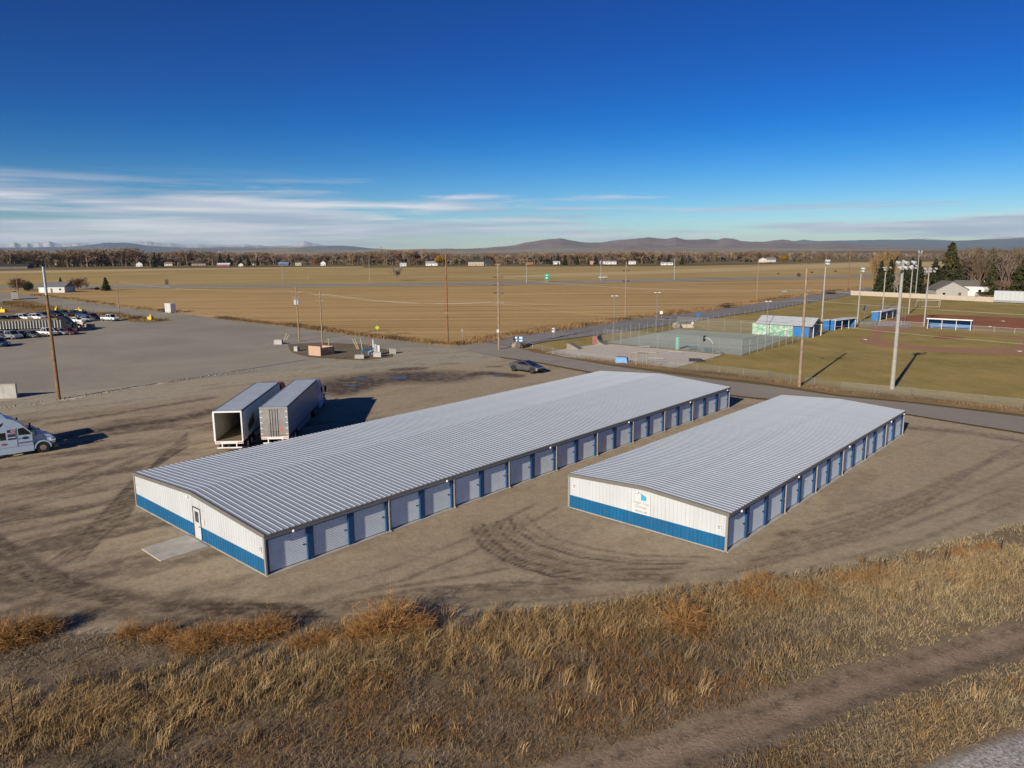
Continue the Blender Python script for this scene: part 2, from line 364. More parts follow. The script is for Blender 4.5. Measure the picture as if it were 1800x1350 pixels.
# --- yard: a fine grid with wheel tracks, damp patches and a stony berm
YARD = pxl([(-1400, 1180), (0, 1130), (250, 1118), (700, 1098), (1100, 1066), (1500, 1004), (1800, 930), (2300, 850), (2600, 884), (1800, 764), (1590, 729.5), (1450, 713.5), (1300, 698.5), (1150, 675.5), (1026, 653.5), (950, 639.5), (880, 629), (820, 617), (790, 611), (700, 612), (500, 650), (300, 672), (0, 700), (-500, 720)])
def yard_patch(x0, x1, y0, y1, res):
    xs = np.linspace(x0, x1, int((x1-x0)/res)+1); ys = np.linspace(y0, y1, int((y1-y0)/res)+1); X, Y = np.meshgrid(xs, ys, indexing='ij')
    inside = inpoly(X, Y, YARD)
    wear = np.zeros_like(X)
    def strack(px, w, s, pair=0.):
        nonlocal wear
        pts = [p[:2] for p in pxl(px)]
        for dd in ((-pair/2, pair/2) if pair else (0,)):
            q = off(pts, dd) if dd else pts
            d = dist_line(X, Y, q); wear = np.maximum(wear, s*np.clip(1.15-d/w, 0, 1))
    for k, d in enumerate((-8, 0, 7, 17, 26, 33, 43, 52, 66)):
        j = (k*37 % 11)-5
        strack([(840+d*1.3, 925-d*.3), (857+d*1.2+j*.4, 955-d*.5), (900+d*1.1, 985-d*.6+j*.3), (975+d, 1008-d*.65), (1060+d, 1017-d*.6), (1170+d+j*3, 1014-d*.5)], .22, (.95, .55, .85, .45, .75, .5, .8, .45, .5)[k])
    strack([(850, 930), (900, 975), (980, 1000), (1100, 1008)], 1.6, .35); strack([(0, 1010), (100, 1060), (300, 1082), (560, 1078), (800, 1052), (1000, 1038)], 1.3, .4)
    for k in range(7):
        strack([(-20, 930+k*9), (60+k*6, 985+k*9), (180+k*10, 1042+k*5), (330+k*12, 1066+k*3), (520+k*10, 1062+k*4)], .26, (1.1, .8, 1., .7, 1.1, .7, .9)[k])
        strack([(60+k*14, 1010-k*4), (130+k*9, 960-k*3), (180+k*8, 905), (235+k*3, 845-k*2), (330, 785-k*4)], .24, (.9, .6, .8, .6, .8, .6, .8)[k])
        strack([(1290+k*12, 1008-k*9), (1450+k*12, 965-k*10), (1600+k*14, 905-k*12), (1750+k*10, 800-k*4)], .24, (.5, .35, .5, .3, .5, .35, .4)[k])
    strack([(0, 975), (60, 1020), (150, 1050), (290, 1072), (420, 1078)], .8, .7, 1.9); strack([(0, 1000), (90, 1045), (220, 1072), (330, 1080)], .6, .6, 1.8)
    strack([(0, 880), (100, 860), (240, 800), (330, 775)], .7, .5, 2.0); strack([(0, 950), (120, 925), (230, 900)], .8, .55, 2.0)
    for k, (da, db_) in enumerate(((0, 0), (18, 8), (40, 14))): strack([(560+da, 1075-db_), (700+da, 1050-db_), (840+da, 1040-db_), (1000+da, 1034-db_)], .2, .6)
    strack([(470, 1085), (650, 1068), (900, 1046), (1100, 1030), (1300, 1010)], .25, .5, 1.9); strack([(540, 1055), (700, 1010), (860, 945), (960, 890)], .3, .45, 1.8)
    strack([(600, 1060), (760, 1035), (900, 1010)], .3, .5, 1.7); strack([(1400, 990), (1600, 940), (1800, 860)], .3, .35, 1.8); strack([(1450, 930), (1620, 880), (1800, 800)], .35, .4, 1.9)
    strack([(0, 790), (120, 768), (230, 748), (330, 735), (380, 722)], 2.2, .95); strack([(90, 745), (200, 728), (370, 700)], 1.2, .6)
    strack([(590, 676), (640, 668), (700, 664), (780, 662)], 6.5, 1.3); strack([(590, 690), (640, 676), (660, 664)], 4.0, 1.2); strack([(790, 664), (850, 656), (905, 661)], 2.2, 1.1); strack([(700, 650), (735, 648)], 2.0, 1.1)
    strack([(780, 640), (800, 640)], 1.0, .7); strack([(735, 640), (745, 641)], .8, .6); strack([(860, 645), (880, 645)], .8, .7)
    strack([(1110, 1012), (1165, 1018)], .9, .8); strack([(1375, 940), (1400, 935)], .6, .6); strack([(1590, 752), (1700, 760), (1800, 776)], 1.4, .6)
    wear = np.clip(wear*1.15, 0, 1)*np.clip(.35+1.3*fbm(X, Y, 5, 40), .2, 1.1)
    wear = np.maximum(wear, np.clip((fbm(X*.8+Y*.6, (Y*.8-X*.6)*3.2, 7, 140)-.46)*3.6, 0, .75)*np.clip((-4-X)/18, 0, 1)*np.clip((92-Y)/14, 0, 1))
    wear = np.maximum(wear, np.clip((fbm(X*.75+Y*.66, (Y*.75-X*.66)*4, 6, 150)-.58)*2.4, 0, .22))
    lg = [p[:2] for p in pxl([(-900, 820), (0, 742), (200, 715), (400, 690), (520, 661), (700, 648), (870, 638), (900, 632)])]
    gline = dist_line(X, Y, lg); north = inpoly(X, Y, lg+[(40, 400), (-900, 400)])
    grey = np.where(north, np.clip(.5+gline/5, 0, 1), np.clip(.5-gline/6, 0, 1))
    berm = np.clip(1-dist_line(X, Y, [p[:2] for p in pxl([(-60, 722), (105, 707), (160, 694), (260, 678), (370, 661), (440, 652)])])/1.1, 0, 1)
    stony = berm*(fbm(X, Y, .8, 77) > .55)
    H = .025+.03*fbm(X, Y, 1.1, 3)+.03*fbm(X, Y, 7, 9)-.03*np.clip(wear, 0, 1)+.16*berm*fbm(X, Y, 1.0, 5)
    H = np.maximum(H, .02)
    edge = dist_line(X, Y, [p[:2] for p in YARD]+[YARD[0][:2]])
    nx, ny = X.shape; ii = np.arange(nx*ny).reshape(nx, ny)
    cell = inside[:-1, :-1] & inside[1:, :-1] & inside[1:, 1:] & inside[:-1, 1:]
    Q = np.stack([ii[:-1, :-1], ii[1:, :-1], ii[1:, 1:], ii[:-1, 1:]], -1)[cell]
    used = np.unique(Q); remap = np.zeros(nx*ny, int); remap[used] = np.arange(len(used))
    V = np.stack([X, Y, H], -1).reshape(-1, 3)[used]; Cc = np.stack([wear, grey, stony*.8], -1).reshape(-1, 3)[used]
    ym = npmesh('gravel_yard', V, remap[Q], mats=[M_YARD], colors=Cc, smooth=True)
    tag(link('gravel_yard', ym), kind='structure')
yard_patch(-64, 64, 24, 82, .24)
yard_patch(-112, 72, 82, 150, .5)
# puddles
tp = NT('puddle_water'); M_PUD = tp.done((.11, .10, .09), .3, 0, .12)
for (px, py, a, b) in ((635, 667, 17, 3.3), (702, 665, 20, 3.4), (620, 679, 13, 2.8), (875, 660.5, 12, 2.2), (662, 673.5, 6, 1.3), (772, 664.5, 9, 1.6), (728, 661, 6, 1.4)):
    pts = []
    for k in range(28):
        t = 2*math.pi*k/28; q = 1+.16*math.sin(3*t+px)+.09*math.sin(5*t+py)
        pts.append(P(px+.8*a*math.cos(t)*q, py+.75*b*math.sin(t)*q))
    sheet('puddle', pts, .085, M_PUD)
# --- foreground verge, dirt track, ballast
xs = np.arange(-60, 60, .5); ys = np.arange(8, 62, .5); X, Y = np.meshgrid(xs, ys, indexing='ij')
verge_far = [(p[0], p[1]) for p in pxl([(-1400, 1172), (0, 1122), (250, 1110), (700, 1090), (1100, 1058), (1500, 996), (1800, 922), (2600, 800)])]
TRACK = [p[:2] for p in pxl([(2300, 960), (1800, 1125), (1640, 1170), (1500, 1215), (1380, 1262), (1240, 1310), (1080, 1362), (860, 1430), (600, 1540)])]
BALL = [p[:2] for p in pxl([(1500, 1390), (1640, 1330), (1800, 1275), (2200, 1150)])]
m = inpoly(X, Y, verge_far+[(70, 0), (-90, 0)])
dt = dist_line(X, Y, TRACK); db = dist_line(X, Y, [(b[0]+1.4, b[1]-1.6) for b in BALL])
Hv = .03+.16*fbm(X, Y, 3.5, 21)+.10*fbm(X, Y, 1.2, 31)
Hv = np.where(dt < 1.4, Hv*np.clip(dt/1.4, .25, 1), Hv)
mk = Hv*m
ii = np.arange(X.size).reshape(X.shape); cell = m[:-1, :-1] & m[1:, :-1] & m[1:, 1:] & m[:-1, 1:]
Q = np.stack([ii[:-1, :-1], ii[1:, :-1], ii[1:, 1:], ii[:-1, 1:]], -1)[cell]
used = np.unique(Q); remap = np.zeros(X.size, int); remap[used] = np.arange(len(used))
tv = NT('verge_ground'); av = tv.attr(); sv = tv.n.new('ShaderNodeSeparateColor'); tv.l.new(av.outputs['Color'], sv.inputs[0])
q1 = tv.noise(.5, 5, .7); q2 = tv.noise(6, 5, .75); q3 = tv.noise(38, 2, .6)
cv = tv.mix(tv.ramp(q1, .35, .65), (.15, .112, .07), (.205, .155, .10)); cv = tv.mix(tv.ramp(q2, .42, .72, 0, .7), cv, (.05, .038, .027))
ct = tv.mix(tv.ramp(q1, .35, .65), (.18, .13, .085), (.255, .19, .13)); ct = tv.mix(tv.ramp(q2, .5, .8, 0, .6), ct, (.07, .05, .035)); ct = tv.mix(tv.ramp(q3, .66, .74, 0, .9), ct, (.5, .44, .37))
cv = tv.mix(sv.outputs[0], cv, ct); ru = tv.mix(tv.math('MULTIPLY', sv.outputs[2], tv.ramp(q2, .3, .6), True), cv, (.055, .04, .028))
cb = tv.mix(tv.ramp(tv.noise(9, 4, .7), .35, .65), (.13, .12, .11), (.44, .42, .39)); cv = tv.mix(sv.outputs[1], ru, cb)
tv.bump(q2, .7, .08); M_VERGE = tv.done(cv, .95, 0, .1, 1.45)
rut = np.clip(1-np.abs(dt-.7)/.32, 0, 1)
cc = np.stack([np.clip((1.35-dt)/.5+.6*(fbm(X, Y, 1.5, 8)-.5), 0, 1), np.clip((1.7-db)/.4, 0, 1), rut], -1).reshape(-1, 3)[used]
vm = npmesh('verge_ground', np.stack([X, Y, np.maximum(Hv, .02)], -1).reshape(-1, 3)[used], remap[Q], mats=[M_VERGE], colors=cc, smooth=True)
tag(link('verge_ground', vm), kind='structure')
# --- sports ground surfaces
COURT = pxl([(1062, 602), (1190, 579), (1393, 592), (1303, 625)]); sheet('tennis_court', COURT, .045, M_COURT)
SK = pxl([(958, 619.5), (1059, 604), (1271, 624), (1187, 647), (1102, 639), (991, 627)]); sheet('skatepark_pad', SK, .06, M_PAD)
M_LINE = mat('court_line_paint', (.55, .58, .55), .8, var=.1)
u = (COURT[3]-COURT[0]); w = (COURT[1]-COURT[0])
cl = MB()
for (a0, b0, a1, b1) in ((.12, .1, .12, .9), (.45, .1, .45, .9), (.12, .1, .45, .1), (.12, .9, .45, .9), (.28, .3, .28, .7), (.55, .1, .55, .9), (.88, .1, .88, .9), (.55, .1, .88, .1), (.55, .9, .88, .9), (.72, .3, .72, .7), (.12, .3, .45, .3), (.12, .7, .45, .7), (.55, .3, .88, .3), (.55, .7, .88, .7)):
    q0 = COURT[0]+u*a0+w*b0; q1_ = COURT[0]+u*a1+w*b1; d = (q1_-q0).normalized(); s_ = Vector((-d.y, d.x, 0))*.06
    cl.face([(p.x, p.y, .052) for p in (q0-s_, q1_-s_, q1_+s_, q0+s_)])
tag(cl.build('court_lines', M_LINE), kind='structure')
def smooth(pts, n=6):
    out = []
    m_ = len(pts)
    for k in range(m_):
        p0, p1, p2, p3 = [Vector(pts[(k+j) % m_][:2]) for j in (-1, 0, 1, 2)]
        for i in range(n):
            t = i/n; out.append(.5*((2*p1)+(p2-p0)*t+(2*p0-5*p1+4*p2-p3)*t*t+(3*p1-p0-3*p2+p3)*t**3))
    return out
sheet('infield_clay', smooth(pxl([(1530, 577), (1560, 572), (1620, 579), (1760, 589), (1850, 596), (1900, 612), (1850, 624), (1720, 622), (1625, 617), (1546, 609), (1509, 599), (1535, 589)])), .032, M_INF2)
sheet('infield_grass', smooth(pxl([(1572, 583), (1650, 584), (1740, 590), (1795, 597), (1790, 607), (1760, 613), (1680, 611.5), (1590, 606), (1548, 595)])), .045, M_LAWN)
sheet('pitchers_mound', smooth(pxl([(1640, 592), (1660, 590.5), (1685, 592), (1695, 595), (1665, 596), (1645, 594.5)])), .06, M_INFIELD)
sheet('infield_clay', smooth(pxl([(1545, 568), (1570, 560), (1602, 555), (1652, 553.5), (1730, 556), (1820, 561), (1900, 570), (1880, 582), (1800, 582), (1700, 577), (1620, 573)])), .03, M_INFIELD)
M_BASE = mat('base_white', (.7, .68, .64), .7, var=.05)
for px, py in ((1521, 597.5), (1763, 565), (1740, 574.5), (1792, 618)):
    c = P(px, py); tag(MB().box(-.25, .25, -.25, .25, 0, .09).build('base_plate', M_BASE, loc=(c.x, c.y, .055)), 'white base plate on the red clay at %s' % {1521: 'the near diamond corner', 1763: 'the far diamond, rear one', 1740: 'the far diamond, front one', 1792: 'the near diamond right edge'}[px], 'base plate')
# ------------------------------------------------------------------ storage buildings
tr = NT('galvalume_roof'); fr = tr.noise(.35, 4, .6); fr2 = tr.noise(6, 4, .6)
M_ROOF = tr.done(tr.mix(tr.math('MULTIPLY', tr.n.new('ShaderNodeObjectInfo').outputs['Random'], .12), tr.mix(tr.ramp(fr, .35, .65), (.53, .575, .61), (.58, .615, .645)), (.36, .38, .40)), tr.ramp(fr2, .35, .7, .42, .55), .42, .5)
M_WALLW = mat('white_wall_panel', (.53, .55, .56), .45, var=.03, scale=.6, jit=.025, grime=.12)
M_WALLB = mat('blue_wall_panel', (.008, .11, .25), .42, var=.06, scale=.6, jit=.05, grime=.15)
M_JAMB = mat('blue_door_jamb', (.008, .058, .165), .5, var=.06)
M_DOOR = mat('off_white_roll_door', (.72, .79, .84), .5, var=.04, jit=.05, grime=.12)
M_TRIM = mat('grey_brown_trim', (.175, .16, .14), .5, var=.06)
M_SPOUT = mat('taupe_downspout', (.30, .28, .25), .5, var=.06)
M_SLAB = mat('slab_concrete', (.44, .41, .36), .85, var=.12, scale=1.2, bump=.15)
M_SIGN = mat('sign_white', (.60, .60, .59), .5, var=.02)
M_INK = mat('sign_grey_ink', (.30, .35, .40), .6, var=.03)
M_INKD = mat('sign_dark_ink', (.16, .17, .16), .6, var=.03)
M_TEAL = mat('sign_teal', (.05, .38, .58), .5, var=.05)
M_LAMP = mat('white_lamp_globe', (.85, .85, .84), .3, var=.02)
def text_mesh(txt, size, ext=.004):
    cu = bpy.data.curves.new('lettering', 'FONT'); cu.body = txt; cu.size = size; cu.extrude = ext; cu.align_x = 'CENTER'
    ob = bpy.data.objects.new('lettering', cu); COL.objects.link(ob)
    dg = bpy.context.evaluated_depsgraph_get(); dg.update(); me = bpy.data.meshes.new_from_object(ob.evaluated_get(dg))
    bpy.data.objects.remove(ob); return me
def storage(label, org, az, L, W, E, RG, bays, lights, mandoor=None, sign=False):
    b = T('storage_building', label, 'building', (org[0], org[1], 0), math.pi/2-az)
    U = L/sum(bays); DW, DH, REC = 2.62, 2.10, .165
    # foundation slab with a low apron
    MB().box(-.07, L+.07, -.16, W+.07, -.05, .09).build('foundation', M_SLAB, b)
    MB().box(.12, L-.12, .45, W-.12, .1, E-.1).build('wall_core', M_WALLW, b)
    # roof of bent ribbed panels that run from eave to eave
    def zr(y): 
        t = abs(y-W/2); s = (RG-E)/(W/2); k = .35
        return E+.05+(RG-E)-(s*(t*t/(2*k)+k/2) if t < k else s*t)
    n = round(L/.406); pw = L/n; ysn = [-.12, W*.25, W/2-.35, W/2-.17, W/2, W/2+.17, W/2+.35, W*.75, W+.12]
    rp = MB(); rings = []
    for y in ysn:
        z0 = zr(y); rings.append([(0, y, z0), (pw-.115, y, z0), (pw-.085, y, z0+.036), (pw-.045, y, z0+.036), (pw-.015, y, z0), (pw, y, z0)])
    rp.loft(rings, caps=False, closed=False); me = rp.mesh('roof_panel', M_ROOF)
    roof = MB().loft([[(.02, y, zr(y)-.06), (L-.02, y, zr(y)-.06), (L-.02, y, zr(y)-.012), (.02, y, zr(y)-.012)] for y in ysn]).build('roof', M_ROOF, b)
    for k in range(n): link('roof_panel', me, roof, (k*pw, 0, 0))
    # rake and eave trim
    for x0, x1 in ((-.10, .0), (L, L+.10)):
        t = MB(); t.loft([[(x0, y, zr(y)-.19), (x1, y, zr(y)-.19), (x1, y, zr(y)+.055), (x0, y, zr(y)+.055)] for y in ysn]); t.build('rake_trim', M_TRIM, b)
    for y0, y1 in ((-.16, -.03), (W+.03, W+.16)):
        g = MB(); g.box(-.1, L+.1, y0, y1, E-.13, E-.115); g.box(-.1, L+.1, y0 if y0 < 0 else y1-.012, y0+.012 if y0 < 0 else y1, E-.115, E+.035); g.box(-.1, L+.1, y1-.012 if y0 < 0 else y0, y1 if y0 < 0 else y0+.012, E-.115, E+.03)
        g.build('gutter', M_TRIM, b)
    # end walls of ribbed sheets, blue below and white above
    nw = round(W/.914); w = W/nw
    def endpanel(x, s, z0, ztop, y0, y1, nm, m):
        q = MB(); st = (y1-y0)/3; ptx = []
        for i in range(3):
            a = y0+i*st; ptx += [(a, 0), (a+st-.075, 0), (a+st-.055, .03), (a+st-.025, .03), (a+st-.005, 0)]
        ptx.append((y1, 0))
        q.loft([[(x-s*d, y, z0) for y, d in ptx], [(x-s*d, y, ztop(y)) for y, d in ptx]], caps=False, closed=False)
        q.build(nm, m, b)
    for x, s in ((0.0, 1), (L, -1)):
        for k in range(nw):
            y0, y1 = k*w, (k+1)*w
            if x == 0 and mandoor and y0 < mandoor[1]-.01 and y1 > mandoor[0]+.01:
                for a, c in ((y0, min(y1, mandoor[0])), (max(y0, mandoor[1]), y1)):
                    if c-a > .05: endpanel(x, s, .09, lambda y: 1.0, a, c, 'blue_panel', M_WALLB); endpanel(x, s, 1.0, lambda y: zr(y)-.06, a, c, 'white_panel', M_WALLW)
                a, c = max(y0, mandoor[0]), min(y1, mandoor[1])
                endpanel(x, s, 2.2, lambda y: zr(y)-.06, a, c, 'white_panel', M_WALLW); continue
            endpanel(x, s, .09, lambda y: 1.0, y0, y1, 'blue_panel', M_WALLB); endpanel(x, s, 1.0, lambda y: zr(y)-.06, y0, y1, 'white_panel', M_WALLW)
        MB().box(x-.055*s if s > 0 else x, x if s > 0 else x+.055, 0, W, .985, 1.02).build('belt_trim', M_WALLB, b) if not (mandoor and x == 0) else [MB().box(-.045, 0, a, c, .985, 1.02).build('belt_trim', M_WALLB, b) for a, c in ((0, mandoor[0]-.07), (mandoor[1]+.07, W))]
        for y0, y1 in ((-.055, .10), (W-.10, W+.055)):
            xa, xb = (x-.07, x+.03) if s > 0 else (x-.03, x+.07)
            MB().box(xa, xb, y0, y1, .05, E-.14).build('corner_trim', M_SPOUT, b)
    # long walls: jambs, header panels, roll-up doors
    dm = MB(); nsl = 20; pts = []
    for i in range(nsl):
        z0 = DH*i/nsl; h = DH/nsl; pts += [(z0, 0), (z0+h*.35, -.024), (z0+h*.65, -.024)]
    pts.append((DH, 0))
    dm.loft([[(0, d, z) for z, d in pts], [(DW, d, z) for z, d in pts]][::-1], caps=False, closed=False); dme = dm.mesh('roll_up_door', M_DOOR)
    lat = MB().box(0, .10, -.05, 0, 0, .06).box(.02, .05, -.075, -.05, -.05, .09).mesh('latch', BLACKM)
    botm = MB().box(0, DW, -.03, .03, 0, .05).mesh('bottom_bar', M_TRIM)
    for sd in (0, 1):
        side = lambda x0, x1, y0, y1, z0, z1, nm, m: MB().box(x0, x1, *( (y0, y1) if sd == 0 else (W-y1, W-y0)), z0, z1).build(nm, m, b)
        u = 0; edges = []
        for nb in bays:
            edges.append(u*U); u += nb
        for k in range(sum(bays)):
            xa = k*U+(U-DW)/2
            if sd == 0:
                d = link('roll_up_door', dme, b, (xa, REC, .10)); link('latch', lat, d, (DW-.26, -.02, 1.02)); link('bottom_bar', botm, d, (0, 0, -.005))
            else:
                link('roll_up_door', dme, b, (xa+DW, W-REC, .10), math.pi)
        xs_ = [0]+[v for k in range(sum(bays)) for v in (k*U+(U-DW)/2, k*U+(U+DW)/2)]+[L]
        for k in range(0, len(xs_), 2): side(xs_[k]+(.035 if k == 0 else 0), xs_[k+1]-(.035 if k == len(xs_)-2 else 0), 0, .42, .09, DH+.10, 'door_jamb', M_JAMB)
        # header sheets with vertical ribs
        nh = sum(bays)
        for k in range(nh):
            q = MB(); x0 = k*U; m_ = 10; st = U/m_; pt = []
            for i in range(m_): a = x0+i*st; pt += [(a, 0), (a+st-.07, 0), (a+st-.05, .02), (a+st-.025, .02)]
            pt.append((x0+U, 0)); yy = 0.0 if sd == 0 else W; sg = -1 if sd == 0 else 1
            q.loft([[(x, yy+sg*d, DH+.13) for x, d in pt], [(x, yy+sg*d, E-.02) for x, d in pt]], caps=False, closed=False).build('header_panel', M_WALLW, b)
        side(.03, L-.03, -.025, .43, DH+.10, DH+.135, 'header_trim', M_JAMB)
        side(.03, L-.03, .02, .40, DH+.137, E-.03, 'header_core', M_WALLW)
        for e in edges[1:]+([L-.1] if sd == 0 else []):
            s_ = MB(); y0, y1 = ((-.125, -.04) if sd == 0 else (W+.04, W+.125)); s_.box(e-.045, e+.045, y0, y1, .16, E-.13); s_.box(e-.045, e+.045, min(y0, y1)-(.12 if sd == 0 else 0), max(y0, y1)+(0 if sd == 0 else .12), .10, .17)
            s_.box(e-.06, e+.06, min(y0, y1)+.01, max(y0, y1)+.038 if sd == 0 else max(y0, y1)-.01, 1.2, 1.24)
            s_.build('downspout', M_SPOUT, b)
    for lx in lights:
        o = MB().ball((0, -.10, 0), .10, 10, 6).box(-.07, .07, -.06, 0.0, -.07, .07).build('wall_light', M_LAMP, b, True, (lx, -.02, DH+.24))
    # small paper notices by the corners
    for y, z in ((.55, 1.55), (W-.5, 1.75)):
        nt = MB().box(-.042, -.033, y-.16, y+.16, z-.2, z+.2).build('notice', M_SIGN, b)
        MB().box(-.046, -.042, y-.10, y+.10, z+.06, z+.12).box(-.046, -.042, y-.06, y+.06, z-.08, z).build('notice_print', M_INKD, nt)
    MB().ball((-.12, W/2, 0), .09, 10, 6).box(-.05, 0, W/2-.09, W/2+.09, -.06, .06).build('wall_light', M_LAMP, b, True, (0, .3, RG-.36))
    if mandoor:
        y0, y1 = mandoor; fr_ = MB(); fr_.box(-.06, .04, y0-.06, y0, .09, 2.2); fr_.box(-.06, .04, y1, y1+.06, .09, 2.2); fr_.box(-.06, .04, y0-.06, y1+.06, 2.2, 2.26)
        fr_.build('door_frame', BLACKM, b)
        d = MB().box(-.035, .01, y0+.005, y1-.005, .10, 2.195).build('door', M_WALLW, b)
        MB().box(-.043, -.036, y0+.25, y1-.2, 1.25, 1.98).build('pane', glass('window_pane', (.06, .06, .075)), d)
        MB().box(-.11, -.04, y0+.07, y0+.19, 1.0, 1.03).build('handle', BLACKM, d)
        nt = MB().box(-.042, -.033, y0-.5, y0-.28, 1.3, 1.65).build('notice', M_SIGN, b)
    if sign:
        yc, z0 = W/2+.02, 1.03
        sg = MB().box(-.05, -.034, yc-.72, yc+.72, z0, z0+1.52).build('logo_sign', M_SIGN, b)
        MB().face([(-.054, yc+a, z0+c) for a, c in ((.02, 1.46), (-.40, 1.28), (-.40, 1.0), (.02, .98))]).build('logo_emblem', M_TEAL, sg)
        MB().face([(-.054, yc+a, z0+c) for a, c in ((.56, 1.38), (.02, 1.47), (-.42, 1.29), (-.42, 1.26), (.02, 1.43), (.56, 1.345))]).face([(-.054, yc+a, z0+c) for a, c in ((.55, 1.345), (.53, 1.345), (.53, .99), (.55, .99))]).build('logo_emblem', M_INK, sg)
        for txt, sz, zz, mt in (('Sugar City', .30, .70, M_INK), ('Storage', .30, .42, M_INK), ('208-352-3188', .165, .12, M_INKD)):
            tm = text_mesh(txt, sz); tm.materials.clear(); tm.materials.append(mt)
            o = link('lettering', tm, sg, (-.055, yc, z0+zz)); o.rotation_euler = (math.pi/2, 0, -math.pi/2)
    return b
B1 = dict(org=(-14.50, 40.23), az=.7275); DL1 = Vector((math.sin(.7275), math.cos(.7275), 0)); DW1 = Vector((-math.cos(.7275), math.sin(.7275), 0))
wloc = lambda px, py: (P(px, py)-Vector((*B1['org'], 0))).dot(DW1)
md = (wloc(357.8, 953), wloc(341.8, 945.5)); mc = (md[0]+md[1])/2
U1 = 60.96/20
storage('long silver-roofed storage building with walk-in door in its blue and white end wall', **B1, L=60.96, W=18.6, E=2.56, RG=3.15, bays=[3, 2, 2, 2, 2, 2, 2, 2, 3],
        lights=[U1*.6, U1*4.75, U1*8.7, U1*12.7, U1*16.75, U1*19.75], mandoor=(mc-.48, mc+.48))
U2 = 39.1/13
storage('shorter silver-roofed storage building with company logo sign on its end wall', org=(13.42, 43.23), az=.738, L=39.1, W=12.5, E=2.56, RG=2.92, bays=[3, 2, 2, 2, 2, 2],
        lights=[U2*.55, U2*3.7, U2*7.4, U2*11.4, U2*12.85], sign=True)
# concrete stoop before the walk-in door
st = MB().flat(pxl([(249, 967), (283, 989), (367, 962.5), (331, 942)]), -.03, .115).build('concrete_stoop', M_SLAB)
tag(st, 'pale concrete slab on the gravel before the walk-in door', 'slab')
# ------------------------------------------------------------------ vehicles
def paint(name, col, metal=.0, rough=.32): return mat('paint_'+name, col, rough, metal, .04, .8, .5)
GL = glass()
M_TRW = mat('trailer_white_sheet', (.66, .67, .66), .45, var=.06, scale=.7)
M_TRS = mat('trailer_aluminium_shade_blue', (.13, .21, .33), .36, .1, .12, .9)  # aluminium sheet; blue of shade and mirrored sky put into the base colour
M_TRROOF = mat('trailer_roof_sheet', (.46, .50, .55), .5, .3, .1, .6)
M_TRIN = mat('trailer_liner', (.52, .49, .42), .7, var=.1)
M_TRFL = mat('trailer_plank_floor', (.22, .17, .11), .8, var=.25, scale=2)
M_FRAME = mat('chassis_black', (.03, .03, .032), .6, var=.2)
M_DOORM = mat('dull_steel_doors', (.42, .40, .37), .42, .6, .16, 1.1)
def heading(az): return math.pi/2-math.radians(az)
def wheel(parent, x, y, z=.5, r=.5, w=.28, rim=None):
    t = MB().tube((x, y-w/2, z), (x, y+w/2, z), r, n=20).build('wheel', RUBBER, parent)
    s = 1 if y > 0 else -1
    h = MB().tube((x, y+s*(w/2-.03), z), (x, y+s*(w/2+.012), z), r*.58, r*.52, n=14); h.tube((x, y+s*(w/2), z), (x, y+s*(w/2+.05), z), r*.2, n=8)
    h.build('rim', rim or GALV, t); return t
def soft(mb, prof, hw, inset=.07, edge=.16, mi=0):
    cx = sum(p[0] for p in prof)/len(prof); cz = sum(p[1] for p in prof)/len(prof)
    sh = [(cx+(x-cx)*(1-inset), cz+(z_-cz)*(1-inset)) for x, z_ in prof]
    mb.loft([[(x, -hw, z_) for x, z_ in sh], [(x, -hw+edge, z_) for x, z_ in prof], [(x, hw-edge, z_) for x, z_ in prof], [(x, hw, z_) for x, z_ in sh]], mi); return mb
